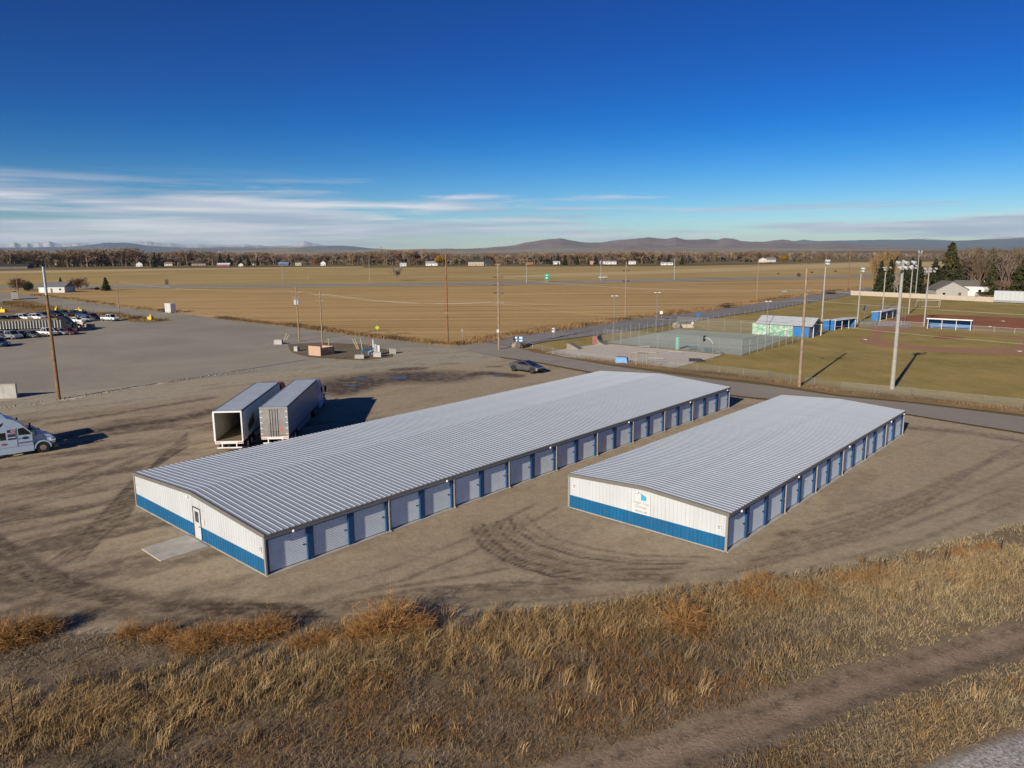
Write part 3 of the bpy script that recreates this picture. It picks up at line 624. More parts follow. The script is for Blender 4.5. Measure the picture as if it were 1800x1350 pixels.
def trailer(label, loc, az, opened, side_mat, L=15.4):
    t = T('semi_trailer', label, 'trailer', loc, heading(az)); W, Z0, Z1 = 1.3, 1.15, 4.05
    npn = 12; pw = L/npn
    for s in (-1, 1):
        y0, y1 = (s*W-.03, s*W+.03)
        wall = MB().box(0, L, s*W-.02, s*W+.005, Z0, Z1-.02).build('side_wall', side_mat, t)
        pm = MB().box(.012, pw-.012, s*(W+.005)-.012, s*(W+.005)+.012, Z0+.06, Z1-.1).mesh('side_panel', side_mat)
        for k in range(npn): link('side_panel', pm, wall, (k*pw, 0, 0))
        MB().box(-.02, L+.02, s*W-.045, s*W+.045, Z1-.09, Z1+.03).box(0, L, s*W-.04, s*W+.04, Z0-.06, Z0+.055).build('side_rail', M_FRAME if s < 0 else GALV, t)
    roof = MB().box(0, L, -W+.045, W-.045, Z1-.03, Z1+.005).build('roof', M_TRROOF, t)
    rb = MB().box(-.03, .03, -W+.1, W-.1, 0, .012).mesh('roof_bow', M_TRROOF)
    for k in range(1, 26): link('roof_bow', rb, roof, (k*L/26, 0, Z1+.005))
    MB().box(L-.04, L+.02, -W+.02, W-.02, Z0, Z1-.03).build('front_wall', M_TRW, t)
    fl = MB().box(0, L, -W+.03, W-.03, Z0-.02, Z0+.03).build('floor', M_TRFL, t)
    if opened:
        pl = MB().box(0, L-.1, -.095, .095, 0, .012).mesh('floor_plank', M_TRFL)
        for k in range(12): link('floor_plank', pl, fl, (.02, -W+.16+k*.208, Z0+.03))
        MB().box(.02, L-.06, -W+.021, -W+.04, Z0+.05, Z1-.05).box(.02, L-.06, W-.04, W-.021, Z0+.05, Z1-.05).build('liner', M_TRIN, t)
    fr = MB(); fr.box(-.05, .02, -W-.03, -W+.09, Z0, Z1+.02).box(-.05, .02, W-.09, W+.03, Z0, Z1+.02).box(-.05, .02, -W+.09, W-.09, Z1-.13, Z1+.02).build('rear_frame', WHITE if opened else GALV, t)
    MB().box(-.06, .06, -W, W, Z0-.26, Z0).build('rear_sill', WHITE, t)
    bm = MB().box(-.06, .04, -1.15, 1.15, .45, .56).box(-.03, .03, -.72, -.62, .5, Z0-.24).box(-.03, .03, .62, .72, .5, Z0-.24); bm.build('rear_bumper', WHITE, t)
    for s in (-1, 1):
        for k in range(3): MB().tube((-.075, s*(1.2-k*.17), Z0-.13), (-.06, s*(1.2-k*.17), Z0-.13), .06, n=10).build('tail_light', REDL, t)
    for s in (-1, 1):
        if opened:
            y = s*(W+.06); d = MB().box(.06, 1.30, min(y, y+s*.045), max(y, y+s*.045), Z0+.02, Z1-.12).build('rear_door', WHITE, t)
            q = MB()
            for xx in (.45, .85): q.tube((xx, y+s*.07, Z0+.05), (xx, y+s*.07, Z1-.2), .018, n=6)
            q.build('lock_rod', GALV, d)
        else:
            d = MB().box(-.045, -.005, *( (-W+.09, -.01) if s < 0 else (.01, W-.09)), Z0+.02, Z1-.14).build('rear_door', M_DOORM, t)
            for yy in (.14, .36):
                MB().tube((-.075, s*yy, Z0-.05), (-.075, s*yy, Z1-.15), .02, n=6).box(-.09, -.05, s*yy-.05, s*yy+.05, Z0+.45, Z0+.52).build('lock_rod', M_FRAME, d)
            for k in range(5): MB().box(-.062, -.046, *( (s*W-.0, s*W+.20) if s < 0 else (W-.20, W)), Z0+.25+k*.55, Z0+.32+k*.55).build('hinge', WHITE, d)
            MB().box(-.05, -.046, *( (-1.1, -.35) if s < 0 else (.35, 1.1)), Z0+.06, Z0+.10).build('reflective_tape', REDL, d)
    if not opened:
        MB().box(-.052, -.047, -.78, -.55, Z0+.55, Z0+.92).build('red_placard', mat('placard_red', (.62, .12, .13), .5), t)
    # chassis, landing gear, tandem axles
    MB().box(.3, L-.6, -.5, -.35, Z0-.3, Z0-.06).box(.3, L-.6, .35, .5, Z0-.3, Z0-.06).build('chassis', M_FRAME, t)
    for s in (-1, 1):
        for xx in (1.5, 2.85):
            wheel(t, xx, s*1.03, .5, .5, .52, WHITE)
        MB().box(L-3.3, L-3.1, s*.75-.07, s*.75+.07, .12, Z0-.06).box(L-3.42, L-2.98, s*.75-.15, s*.75+.15, .09, .13).build('landing_leg', M_FRAME, t)
        MB().box(3.4, 3.5, s*1.2-.28, s*1.2+.02, .35, .9).build('mud_flap', RUBBER, t)
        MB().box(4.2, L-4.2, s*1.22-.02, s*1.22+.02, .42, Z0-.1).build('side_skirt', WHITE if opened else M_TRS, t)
    return t
def tractor(label, loc, az, col, roofcol=None, decal=False, exhaust=False):
    t = T('truck_tractor', label, 'truck', loc, heading(az)); c = col
    cabp = [(-5.0, .95), (-5.0, 3.72), (-4.5, 3.86), (-3.9, 3.82), (-3.3, 3.55), (-2.85, 3.18), (-2.5, 2.80), (-1.88, 2.02), (-1.88, .95)]
    cab = soft(MB(), cabp, 1.24, .03, .14).build('cab', c, t)
    hoodp = [(-1.95, .75), (-1.95, 1.98), (-1.2, 1.88), (-.55, 1.68), (-.22, 1.42), (-.1, 1.1), (-.1, .62)]
    hood = soft(MB(), hoodp, .92, .05, .25).build('hood', c, t, False)
    MB().loft([[(-.16, y, 1.42) for y in (-.55, .55)]+[(-.09, y, .68) for y in (.5, -.5)], [(-.11, y, 1.41) for y in (-.53, .53)]+[(-.055, y, .69) for y in (.48, -.48)]]).build('grille', M_FRAME, hood)
    for s in (-1, 1):
        MB().box(-.5, -.12, s*1.0-.17, s*1.0+.17, 1.08, 1.34).build('headlight', mat('headlamp', (.7, .72, .74), .15, .2), t)
        pr = [(-1.2+.72*math.cos(a), .52+.72*math.sin(a)) for a in [math.pi*k/10 for k in range(11)]]; pi_ = [(-1.2+.60*math.cos(a), .52+.60*math.sin(a)) for a in [math.pi*k/10 for k in range(10, -1, -1)]]
        y0, y1 = (.82, 1.22) if s > 0 else (-1.22, -.82); f = MB()
        for k in range(10):
            f.add([(pr[k][0], y0, pr[k][1]), (pr[k+1][0], y0, pr[k+1][1]), (pr[k+1][0], y1, pr[k+1][1]), (pr[k][0], y1, pr[k][1]), (pi_[10-k][0], y0, pi_[10-k][1]), (pi_[9-k][0], y0, pi_[9-k][1]), (pi_[9-k][0], y1, pi_[9-k][1]), (pi_[10-k][0], y1, pi_[10-k][1])],
                  [(0, 3, 2, 1), (4, 5, 6, 7), (0, 1, 5, 4), (3, 7, 6, 2), (0, 4, 7, 3), (1, 2, 6, 5)])
        f.build('fender', c, t)
        wheel(t, -1.2, s*1.03, .52, .52, .30, CHROME)
        for xx in (-6.1, -7.4): wheel(t, xx, s*.98, .52, .52, .55, CHROME)
        yy = s*1.25
        pane = lambda pts, nm: MB().loft([[(x, yy, z_) for x, z_ in pts], [(x, yy-s*.02, z_) for x, z_ in pts]]).build(nm, GL, cab)
        pane([(-3.05, 2.05), (-3.05, 2.68), (-2.62, 2.72), (-2.08, 2.10), (-2.1, 2.0)], 'side_window'); pane([(-4.5, 1.75), (-4.5, 2.45), (-4.05, 2.45), (-4.05, 1.75)], 'sleeper_window'); pane([(-4.75, 2.85), (-4.7, 3.15), (-4.1, 3.42), (-4.2, 3.2), (-4.5, 2.9)], 'roof_vent')
        MB().box(-4.95, -1.95, s*1.2-.04, s*1.2+.04, .38, .97).build('side_skirt', c, t)
        MB().box(-3.2, -3.19, yy-.012, yy+.012, 1.0, 2.75).box(-1.98, -1.97, yy-.012, yy+.012, 1.0, 2.0).build('door_seam', M_FRAME, cab)
        MB().box(-3.1, -2.95, yy-.02, yy+.03, 1.68, 1.74).build('door_handle', M_FRAME, cab)
        MB().tube((-1.95, s*1.2, 1.95), (-1.75, s*1.5, 2.2), .025, n=6).box(-1.82, -1.68, s*1.5-.12, s*1.5+.12, 1.85, 2.55).build('mirror', M_FRAME, t)
        if decal and s < 0:
            fl_ = lambda x0, x1, z0, z1, m: MB().box(x0, x1, yy-.014, yy+.004, z0, z1).build('door_decal', m, cab)
            R1_, W1_, N1_ = mat('flag_red', (.38, .08, .10), .5), mat('flag_white', (.6, .58, .58), .5), mat('flag_navy', (.03, .05, .14), .5)
            for k in range(5): fl_(-3.9, -3.3, 2.58-k*.09, 2.66-k*.09, R1_ if k % 2 == 0 else W1_)
            MB().box(-3.9, -3.65, yy-.019, yy+.004, 2.40, 2.665).build('door_decal', N1_, cab)
            fl_(-3.9, -3.3, 1.98, 2.18, N1_); fl_(-3.9, -3.3, 1.88, 1.97, W1_); fl_(-3.9, -3.3, 1.72, 1.87, N1_)
            for cx_, cz_, a_, b_, m in ((-2.55, 1.72, .27, .13, N1_), (-4.25, 1.36, .22, .10, R1_)):
                MB().loft([[(cx_+a_*math.cos(q), y_, cz_+b_*math.sin(q)) for q in [2*math.pi*i/20 for i in range(20)]] for y_ in (yy-.014, yy+.004)]).build('door_decal', m, cab)
            fl_(-3.1, -2.0, 1.22, 1.38, mat('decal_slate', (.18, .22, .30), .5))
        if exhaust: MB().tube((-5.12, s*.95, 1.0), (-5.12, s*.95, 3.9), .075, n=10).build('exhaust_stack', CHROME, t)
    MB().face([(-1.90, -1.02, 2.06), (-1.90, 1.02, 2.06), (-2.47, .98, 2.76), (-2.47, -.98, 2.76)]).build('windshield', GL, cab, loc=(.035, 0, .03))
    if roofcol: MB().box(-4.9, -3.9, -1.0, 1.0, 3.84, 3.9).build('roof_cap', roofcol, cab)
    MB().box(-.28, .06, -1.22, 1.22, .36, .72).build('bumper', M_FRAME if decal else c, t)
    MB().box(-8.1, -1.0, -.48, -.34, .62, .9).box(-8.1, -1.0, .34, .48, .62, .9).box(-7.1, -6.3, -.5, .5, .95, 1.05).build('chassis', M_FRAME, t)
    return t
WH_T = paint('fleet_white', (.62, .66, .70)); RED_T = paint('dark_red', (.22, .012, .015)); BLU_T = paint('light_blue', (.22, .38, .62)); NAV_T = paint('navy', (.012, .02, .05)); PALE_T = paint('pale_blue', (.42, .52, .64))
AZT = -4.2; dT = Vector((math.sin(R(AZT)), math.cos(R(AZT)), 0))
t1o = (P(374, 724, 4.05)+P(424, 723.5, 4.05))/2; t2o = (P(456.5, 717.5, 4.05)+P(504, 716, 4.05))/2; t1o.z = t2o.z = 0.05
tr1 = trailer('white semi trailer with its rear doors swung open, empty inside', t1o, AZT-.3, True, M_TRW)
g_ = MB()
g_.face([(x, -1.325, z_) for x, z_ in ((1.9, 1.55), (4.1, 2.0), (4.1, 3.15), (3.7, 2.98), (3.4, 2.9), (3.0, 2.75), (2.6, 2.72), (1.9, 2.35))][::-1], 0)
g_.face([(x, -1.328, z_) for x, z_ in ((1.9, 2.1), (4.1, 2.72), (4.1, 3.15), (3.7, 2.98), (3.4, 2.9), (3.0, 2.75), (2.6, 2.72), (1.9, 2.35))][::-1], 1)
g_.build('side_graphic', [mat('graphic_dark_olive', (.07, .075, .045), .6, var=.3), mat('graphic_moss', (.20, .20, .05), .6, var=.3)], tr1)
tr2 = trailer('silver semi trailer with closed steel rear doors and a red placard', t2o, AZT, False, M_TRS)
tractor('dark red truck tractor in front of the open white trailer', t1o+dT*21.0, AZT-.3, RED_T, None)
tractor('light blue truck tractor in front of the silver trailer', t2o+dT*21.0, AZT, BLU_T, None)
dS = Vector((math.sin(R(49)), math.cos(R(49)), 0)); nS = Vector((-dS.y, dS.x, 0))
so = P(77, 796)+dS*1.2+nS*1.03; so.z = .05
tractor('pale blue sleeper truck tractor with a flag decal at the left edge', so, 49, PALE_T, None, True)
so2 = so+nS*3.6-dS*.6; tractor('navy sleeper truck tractor behind the pale blue one', so2, 49, NAV_T)
# --- angular stainless pickup
ap = (P(905, 653.5)+P(935, 657.5))/2; hd = P(935, 657.5)-P(905, 653.5); azc = math.degrees(math.atan2(hd.x, hd.y)); nd = Vector((hd.y, -hd.x, 0)).normalized()
ac = ap-nd*.85; ac.z = .06
def angular_pickup():
    t = T('angular_pickup', 'dark grey angular wedge-shaped pickup on the gravel by the street', 'pickup truck', ac, heading(azc))
    ST = mat('brushed_steel_body', (.26, .25, .235), .32, .8, .08, 1.5); DG = glass('blue_tint_glass', (.012, .025, .05)); CL = mat('black_cladding', (.03, .03, .03), .7)
    b = MB()                                   # x forward, nose at 2.84
    S = lambda x, zb, zt, hb, ht: [(x, -hb, zb), (x, hb, zb), (x, ht, zt), (x, -ht, zt)]
    b.loft([S(-2.84, .62, 1.30, .93, .96), S(-2.70, .50, 1.32, 1.0, .97), S(1.9, .48, 1.16, 1.0, .95), S(2.70, .50, 1.00, .96, .90), S(2.84, .62, .95, .90, .86)])
    b.build('body', ST, t)
    MB().loft([[(-2.72, -.955, 1.325), (1.95, -.94, 1.165), (1.95, .94, 1.165), (-2.72, .955, 1.325)], [(-2.45, -.80, 1.37), (-.1, -.62, 1.79), (-.1, .62, 1.79), (-2.45, .80, 1.37)]]).build('cabin', ST, t)
    MB().face([(1.93, -.86, 1.20), (1.93, .86, 1.20), (0.0, .60, 1.80), (0.0, -.60, 1.80)]).build('windshield', DG, t)
    MB().face([(2.80, -.84, .985), (2.80, .84, .985), (1.95, .9, 1.19), (1.95, -.9, 1.19)]).build('hood', ST, t)
    MB().face([(-.25, -.60, 1.80), (-.25, .60, 1.80), (-1.1, .62, 1.655), (-1.1, -.62, 1.655)]).build('roof_glass', DG, t)
    MB().face([(-1.3, -.66, 1.60), (-1.3, .66, 1.60), (-2.5, .78, 1.40), (-2.5, -.78, 1.40)]).build('bed_cover', CL, t)
    for s in (-1, 1):
        w = [(-1.35, .925, 1.33), (1.3, .915, 1.24), (.0, .69, 1.70), (-.6, .72, 1.64)]
        MB().face([(x, s*(y+.012), z_+.01) for x, y, z_ in (w if s > 0 else w[::-1])]).build('side_window', GL, t)
        MB().box(-.03, .0, s*.99-.02, s*.99+.015, .55, 1.2).build('door_seam', CL, t)
        MB().bar((-1.15, s*1.0, .46), (1.2, s*1.0, .46), .1, .14).build('rocker', CL, t)
        for xx in (-1.86, 1.86):
            a = MB(); a.loft([[(xx+dx, s*y, z_) for dx, z_ in ((-.62, .45), (-.5, .92), (-.25, 1.08), (.25, 1.08), (.5, .92), (.62, .45))] for y in (.9, 1.035)]).build('wheel_arch', CL, t)
            wheel(t, xx, s*.92, .44, .44, .30, M_FRAME)
        MB().box(2.70, 2.86, s*.45-.35, s*.45+.35, .90, .94).build('light_bar', WHITE, t)
    MB().box(2.72, 2.88, -.9, .9, .5, .74).build('bumper', CL, t)
angular_pickup()
# --- ordinary cars
def car(label, loc, az, kind, col, group='cars parked on the left lot'):
    t = T({'sedan': 'parked_car', 'suv': 'parked_suv', 'pickup': 'parked_pickup'}[kind], label, {'sedan': 'car', 'suv': 'suv', 'pickup': 'pickup truck'}[kind], loc, heading(az), group)
    if kind == 'sedan':
        lo = [(-2.3, .32), (-2.32, .75), (-2.1, .95), (-1.0, .98), (.9, .93), (2.0, .76), (2.3, .6), (2.3, .3)]; cb = [(-1.75, .94), (-.95, 1.40), (.15, 1.43), (1.05, .93)]; hw, r = .9, .33; ax = (-1.4, 1.4)
    elif kind == 'suv':
        lo = [(-2.35, .4), (-2.38, .85), (-2.3, 1.08), (.9, 1.06), (2.0, .98), (2.35, .8), (2.38, .38)]; cb = [(-2.25, 1.06), (-2.0, 1.68), (-1.6, 1.74), (.1, 1.74), (1.0, 1.05)]; hw, r = .96, .38; ax = (-1.45, 1.45)
    else:
        lo = [(-2.85, .5), (-2.88, 1.08), (-.75, 1.1), (1.3, 1.12), (2.6, 1.06), (2.85, .9), (2.88, .45)]; cb = [(-.75, 1.1), (-.55, 1.80), (-.2, 1.86), (.9, 1.84), (1.65, 1.12)]; hw, r = 1.0, .42; ax = (-1.85, 1.85)
    body = soft(MB(), lo, hw, .03, .12).build('body', col, t)
    cx = sum(p[0] for p in cb)/len(cb)
    k = .86
    MB().loft([[(x, s*hw*(.93 if z_ < cb[0][1]+.1 else .76), z_) for x, z_ in cb] for s in (-1, 1)]).build('cabin_glass', GL, t)
    tp_ = [p for p in cb if p[1] > cb[0][1]+.3]; x0, x1 = tp_[0][0], tp_[-1][0]; zt = max(p[1] for p in cb)
    rf = MB().box(x0-.05, x1+.05, -hw*.78, hw*.78, zt-.05, zt+.025)
    for s in (-1, 1):
        for (xa, za), (xb, zb) in ((cb[0], tp_[0]), (cb[-1], tp_[-1]), (((x0+x1)/2, cb[0][1]), ((x0+x1)/2, zt))):
            rf.bar((xa, s*hw*.93, za), (xb, s*hw*.775, zb), .07, .09)
    rf.build('roof', col, t)
    if kind == 'pickup':
        MB().box(-2.75, -.85, -hw+.1, hw-.1, 1.085, 1.125).build('bed', M_FRAME, t)
    for s in (-1, 1):
        for a in ax: wheel(t, a, s*(hw-.12), r, r, .24)
        e = lo[-1][0]; MB().box(e-.12, e+.02, s*.66-.16, s*.66+.16, lo[-2][1]-.14, lo[-2][1]+.02).build('headlight', mat('headlamp', (.7, .72, .74), .15, .2), t)
        MB().box(lo[0][0]-.03, lo[0][0]+.08, s*.72-.12, s*.72+.12, lo[1][1]-.05, lo[1][1]+.12).build('tail_light', REDL, t)
    return t
PW, PS, PD_, PG, PB, PN, PR = paint('car_white', (.74, .74, .73)), paint('car_silver', (.42, .43, .45), .5), paint('car_black', (.015, .015, .017)), paint('car_grey', (.13, .135, .14), .4), paint('car_blue', (.03, .06, .14)), paint('car_green', (.02, .06, .055)), paint('car_maroon', (.10, .02, .025))
def at(px, py, z_=.03): p = P(px, py); return (p.x, p.y, z_)
CARS = [((194, 564), 115, 'pickup', PW, 'white crew pickup parked alone at the right end of the lot'),
 ((136, 567), 110, 'sedan', PW, 'white hatchback nose out beside the striped hauling trailer'),
 ((153, 564.5), 115, 'sedan', PS, 'silver sedan right of the white hatchback, tail lights away'),
 ((164, 561.5), 120, 'suv', PD_, 'black suv at the right end of the dark car row'),
 ((148, 557.5), 110, 'suv', PB, 'dark blue suv in the row behind the silver sedan'),
 ((131, 556), 112, 'pickup', PD_, 'black pickup in the back row beside the green suv'),
 ((113, 555.5), 108, 'suv', PN, 'dark green suv in the back row right of the tall brown pole'),
 ((99, 556), 110, 'suv', PD_, 'black suv just right of the tall brown pole in the back row'),
 ((78, 559), 112, 'suv', PG, 'charcoal suv just left of the tall brown pole in the back row'),
 ((66, 562), 108, 'suv', PW, 'white suv right of the other white one above the striped trailer'),
 ((55, 559), 110, 'sedan', PD_, 'black sedan between the two white suvs of the back row'),
 ((43, 562.5), 108, 'suv', PW, 'white suv left of the other white one above the striped trailer'),
 ((24, 563.5), 108, 'sedan', PD_, 'black sedan second from the left edge above the striped trailer'),
 ((6, 564.5), 108, 'sedan', PD_, 'black sedan at the left edge above the striped trailer'),
 ((83, 590), 118, 'pickup', PW, 'long white pickup in front of the striped trailer at the brown pole'),
 ((121, 588), 110, 'sedan', PR, 'maroon and silver sedan at the right end of the front row'),
 ((108, 588.5), 112, 'sedan', PS, 'silver sedan between the white pickup and the maroon sedan'),
 ((57, 593), 112, 'sedan', PG, 'grey sedan left of the long white pickup in the front row'),
 ((40, 593), 110, 'sedan', PD_, 'black sedan between the grey sedan and the silver pickup'),
 ((20, 595.5), 115, 'pickup', PS, 'silver pickup with bed towards the left edge, front row'),
 ((0, 609), 118, 'suv', PB, 'blue suv cut by the left edge with a long shadow'),
 ((-14, 598), 112, 'suv', PS, 'silver suv at the left edge behind the blue one')]
for (px, py), az, kind, col, lab in CARS: car(lab, at(px, py), az, kind, col)
# highway truck
hp = P(1060, 489.5)
car('white pickup driving along the distant highway', (hp.x, hp.y, .13), 250, 'pickup', PW, None)
# --- long hauling trailer with upright slats, loaded to the brim
a0, a1 = P(-70, 588), P(112, 583); dv = (a1-a0); azl = math.degrees(math.atan2(dv.x, dv.y)); Lh = dv.length
ht = T('hauling_trailer', 'long dark hauling trailer with pale upright ribs and a heaped tan load', 'trailer', (a0.x, a0.y, .02), heading(azl))
MB().box(0, Lh, -1.25, 1.25, 1.1, 3.0).build('body', mat('hauler_black', (.018, .018, .02), .6), ht)
rbm = MB().box(-.09, .09, -1.33, -1.252, 1.1, 3.0).mesh('rib', mat('rib_pale_grey', (.50, .50, .49), .5)); nr = 34
for k in range(nr+1): link('rib', rbm, ht, (.1+k*(Lh-.2)/nr, 0, 0))
MB().loft([[(x, y, z_) for y, z_ in ((-1.2, 3.0), (-.6, 3.25+.1*math.sin(x)), (.5, 3.3), (1.2, 3.0))] for x in np.linspace(.1, Lh-.1, 30)]).build('load', mat('straw_load', (.26, .17, .07), .9, var=.3), ht)
MB().box(0, Lh, -.5, .5, .8, 1.1).build('chassis', M_FRAME, ht)
for s in (-1, 1):
    for xx in (1, 2.4, 3.8, Lh*.45, Lh*.45+1.3, Lh-4, Lh-2.6): wheel(ht, xx, s*1.02, .5, .5, .5)
tractor('black truck tractor coupled to the ribbed hauling trailer', (a1.x+dv.normalized().x*4.2, a1.y+dv.normalized().y*4.2, .02), azl, PD_)
# roll-off container up the road and a concrete bunker wall at the left edge
c0 = P(35, 527); rc = T('open_container', 'pale open-topped waste container on the roadside up left', 'container', (c0.x-2, c0.y, 0), R(-58))
M_CB = mat('container_beige', (.42, .40, .34), .7, var=.15)
q = MB().box(-6.5, 0, -1.2, -1.12, .35, 3.2).box(-6.5, 0, 1.12, 1.2, .35, 3.2).box(-.08, 0, -1.12, 1.12, .35, 3.2).box(-6.5, -6.42, -1.12, 1.12, .35, 3.2).box(-6.42, -.08, -1.12, 1.12, .35, .45); q.build('shell', M_CB, rc)
for k in range(6):
    MB().box(-.4-k*1.15, -.3-k*1.15, -1.28, -1.2, .35, 3.2).build('rib', M_CB, rc)
MB().box(-6.0, -.3, -.9, -.7, .02, .35).box(-6.0, -.3, .7, .9, .02, .35).build('skid', M_FRAME, rc)
MB().ball((-4.5, 0, 2.95), .95, 8, 5, sz=.6).build('heap', mat('scrap_dark', (.03, .03, .03), .8), rc)
w0, w1 = P(-60, 703), P(31, 700); bw = T('bunker_wall', 'grey cast concrete bunker wall at the left edge of the lot', 'wall', (w1.x, w1.y, 0), math.atan2(w0.y-w1.y, w0.x-w1.x))
for k in range(5): MB().box(k*1.5+.01, k*1.5+1.49, -.2, .2, -.02, 1.9).build('panel', CONC, bw)
MB().box(-.02, 7.6, -.25, .25, 1.9, 1.98).build('cap', CONC, bw)
# ------------------------------------------------------------------ poles and wires
INS = mat('brown_insulator', (.07, .035, .025), .4); CAN = mat('transformer_grey', (.45, .47, .48), .5)
M_GPOLE = mat('pale_grey_pole', (.36, .34, .30), .8, var=.12, scale=2)
def pole(label, base, h, m=WOODP, r0=.19, r1=.12, arms=(), insul=(), cans=None, lamp=None, name='utility_pole', rz=0., box=None, sleeve=False, group='utility poles'):
    t = T(name, label, 'utility pole' if name == 'utility_pole' else 'light pole', (base[0], base[1], 0), rz, group)
    MB().tube((0, 0, -.1), (0, 0, h), r0, r1, 12).build('shaft', m, t)
    for z_, w, d in arms:
        a = MB().box(-w/2, w/2, -.22, -.11, z_-.06, z_+.06); a.bar((-w*.3, -.16, z_-.05), (0, -.14, z_-.65), .04, .04).bar((w*.3, -.16, z_-.05), (0, -.14, z_-.65), .04, .04)
        a_ = a.build('crossarm', WOODP, t)
        for k in range(d):
            x = (-w/2+.12)+(w-.24)*k/(d-1); MB().tube((x, -.165, z_+.06), (x, -.165, z_+.26), .05, .03, 8).build('insulator', INS, a_)
    for z_, l in insul:
        for s in (-1, 1): MB().tube((s*.12, 0, z_), (s*.35, 0, z_), .03, n=6, mi=1).tube((s*.35, 0, z_), (s*(.35+l), 0, z_+.04), .13, .11, 10).build('insulator', [INS, GALV], t)
    if cans:
        for k, a in enumerate((-2.6, -1.57, -.5)):
            x, y = .42*math.cos(a), .42*math.sin(a); MB().tube((x, y, cans), (x, y, cans+1.0), .22, .22, 12).tube((x, y, cans+1.0), (x, y, cans+1.25), .04, n=6).build('transformer', CAN, t)
    if box: MB().box(-.25, .25, -.42, -.16, box, box+.6).build('meter_box', CAN, t)
    if sleeve: MB().tube((0, 0, h*.80), (0, 0, h+.15), r1+.03, r1+.02, 12).build('top_sleeve', GALV, t)
    if lamp == 'street':
        MB().path([(0, 0, h-3.4), (-1.2, -.2, h-3.1), (-2.6, -.4, h-3.05)], .04).build('lamp_arm', GALV, t)
        MB().box(-3.2, -2.5, -.55, -.27, h-3.12, h-2.98).build('lamp_head', GALV, t)
    return t
def lightpole(label, base, h, n=4, m=M_GPOLE, r0=.2, r1=.13, rz=0., wide=1.6, group='sports field light poles'):
    t = pole(label, base, h, m, r0, r1, name='light_pole', rz=rz, group=group)
    MB().box(-wide, wide, -.06, .06, h-.5, h-.4).box(-wide*.7, wide*.7, -.06, .06, h-1.1, h-1.0).build('lamp_bar', GALV, t)
    for k in range(n):
        x = -wide+2*wide*(k % ((n+1)//2))/max(1, (n+1)//2-1); z_ = h-.2 if k < (n+1)//2 else h-.85; x *= (1 if k < (n+1)//2 else .7)
        MB().tube((x, -.1, z_), (x, -.62, z_-.22), .12, .25, 12).tube((x, -.62, z_-.22), (x, -.68, z_-.24), .25, .24, 12).build('floodlight', mat('lamp_silver', (.68, .71, .74), .3, .3), t)
    return t
def pb(px, py): p = P(px, py); return (p.x, p.y)
pole('tall lone brown pole with grey metal top beside the left lot', pb(104, 703), 17.1, WOODB, .24, .15, sleeve=True)
pA = pole('thin utility pole with three transformers behind the concrete blocks', pb(526, 600), 11.6, WOODP, .17, .12, arms=((10.6, 3.0, 4), (9.5, 1.9, 3)), cans=7.9, rz=R(-12))
pB = pole('dark thin utility pole rising from the pink enclosure', pb(567, 606), 11.1, WOODP, .17, .12, arms=((10.3, 3.0, 4), (9.2, 1.9, 3)), rz=R(-12))
pole('tall orange-brown pole at the field edge left of the triple-insulator pole', pb(787, 603), 18.3, WOODB, .24, .14, arms=((6.3, 1.6, 2),), insul=())
pC = pole('grey utility pole with three pairs of dark insulators at the street corner', pb(877, 615), 16.5, WOODP, .22, .14, arms=((9.1, 2.8, 4), (16.3, 1.0, 2)), insul=((13.9, .75), (12.4, .75), (10.9, .75)), box=3.4, rz=R(-20))
pole('grey utility pole at the field edge behind the tennis court', pb(1099, 560), 15.8, WOODP, .2, .13, arms=((8.6, 1.8, 3),), insul=((13.2, .6), (10.4, .6)))
pD = pole('weathered utility pole with street lamp arm right of the skatepark', pb(1405, 680), 16.2, WOODP, .22, .14, arms=((13.2, 1.1, 2),), lamp='street', rz=R(-10))
pole('slim grey pole far along the side road', pb(1330, 530), 14.5, WOODP, .18, .12)
pole('dark brown pole at the far end of the side road by the poplars', pb(1490, 510), 19.5, WOODB, .24, .15)
pE = pole('small utility pole with two crossarms on the far left road', pb(210, 548.6), 9.8, WOODP, .16, .11, arms=((9.6, 2.8, 4), (8.3, 1.9, 3)), rz=R(25))
pole('thin pole by the waste container at far left', pb(33, 527), 10.5, WOODP, .15, .1)
lightpole('large concrete light pole on the near edge of the ball field', pb(1568, 684), 17.3, 6, M_GPOLE, .30, .17, R(28))
lightpole('light pole behind the concession stand by the first blue dugout', pb(1443, 588), 16.6, 4, rz=R(60))
lightpole('light pole left of the long blue dugout', pb(1624, 573), 14.3, 6, rz=R(15))
lightpole('pale light pole right of the soccer goal with a short shadow', pb(1597, 552), 14.2, 4, rz=R(40))
lightpole('light pole beside the silver bleachers', pb(1507, 568), 14.2, 4, rz=R(60))
lightpole('light pole behind the wire backstop', pb(1551, 547), 13.5, 3, rz=R(30))
lightpole('farthest light pole seen against the conifers', pb(1609, 520), 18.0, 4, rz=R(40))
for k, (px, py, tp, lab) in enumerate(((1078.7, 597, 521, 'thin court light pole at the left corner of the tennis court'), (1153.5, 582, 515, 'thin court light pole behind the tennis court'), (1347, 591, 530.5, 'thin court light pole before the green practice wall'))):
    b_ = P(px, py); r_ = ray(px, tp); hh = CAMH+r_.z*math.hypot(b_.x, b_.y)/math.hypot(r_.x, r_.y)
    t = T('court_light', lab, 'light pole', (b_.x, b_.y, 0), R(20), 'court light poles'); MB().tube((0, 0, -.05), (0, 0, hh), .07, .05, 8).build('shaft', GALV, t)
    MB().box(-.6, .6, -.03, .03, hh-.05, hh+.03).build('lamp_bar', GALV, t)
    for s in (-1, 1): MB().box(s*.5-.22, s*.5+.22, -.3, .12, hh+.03, hh+.2).build('lamp_head', WHITE, t)
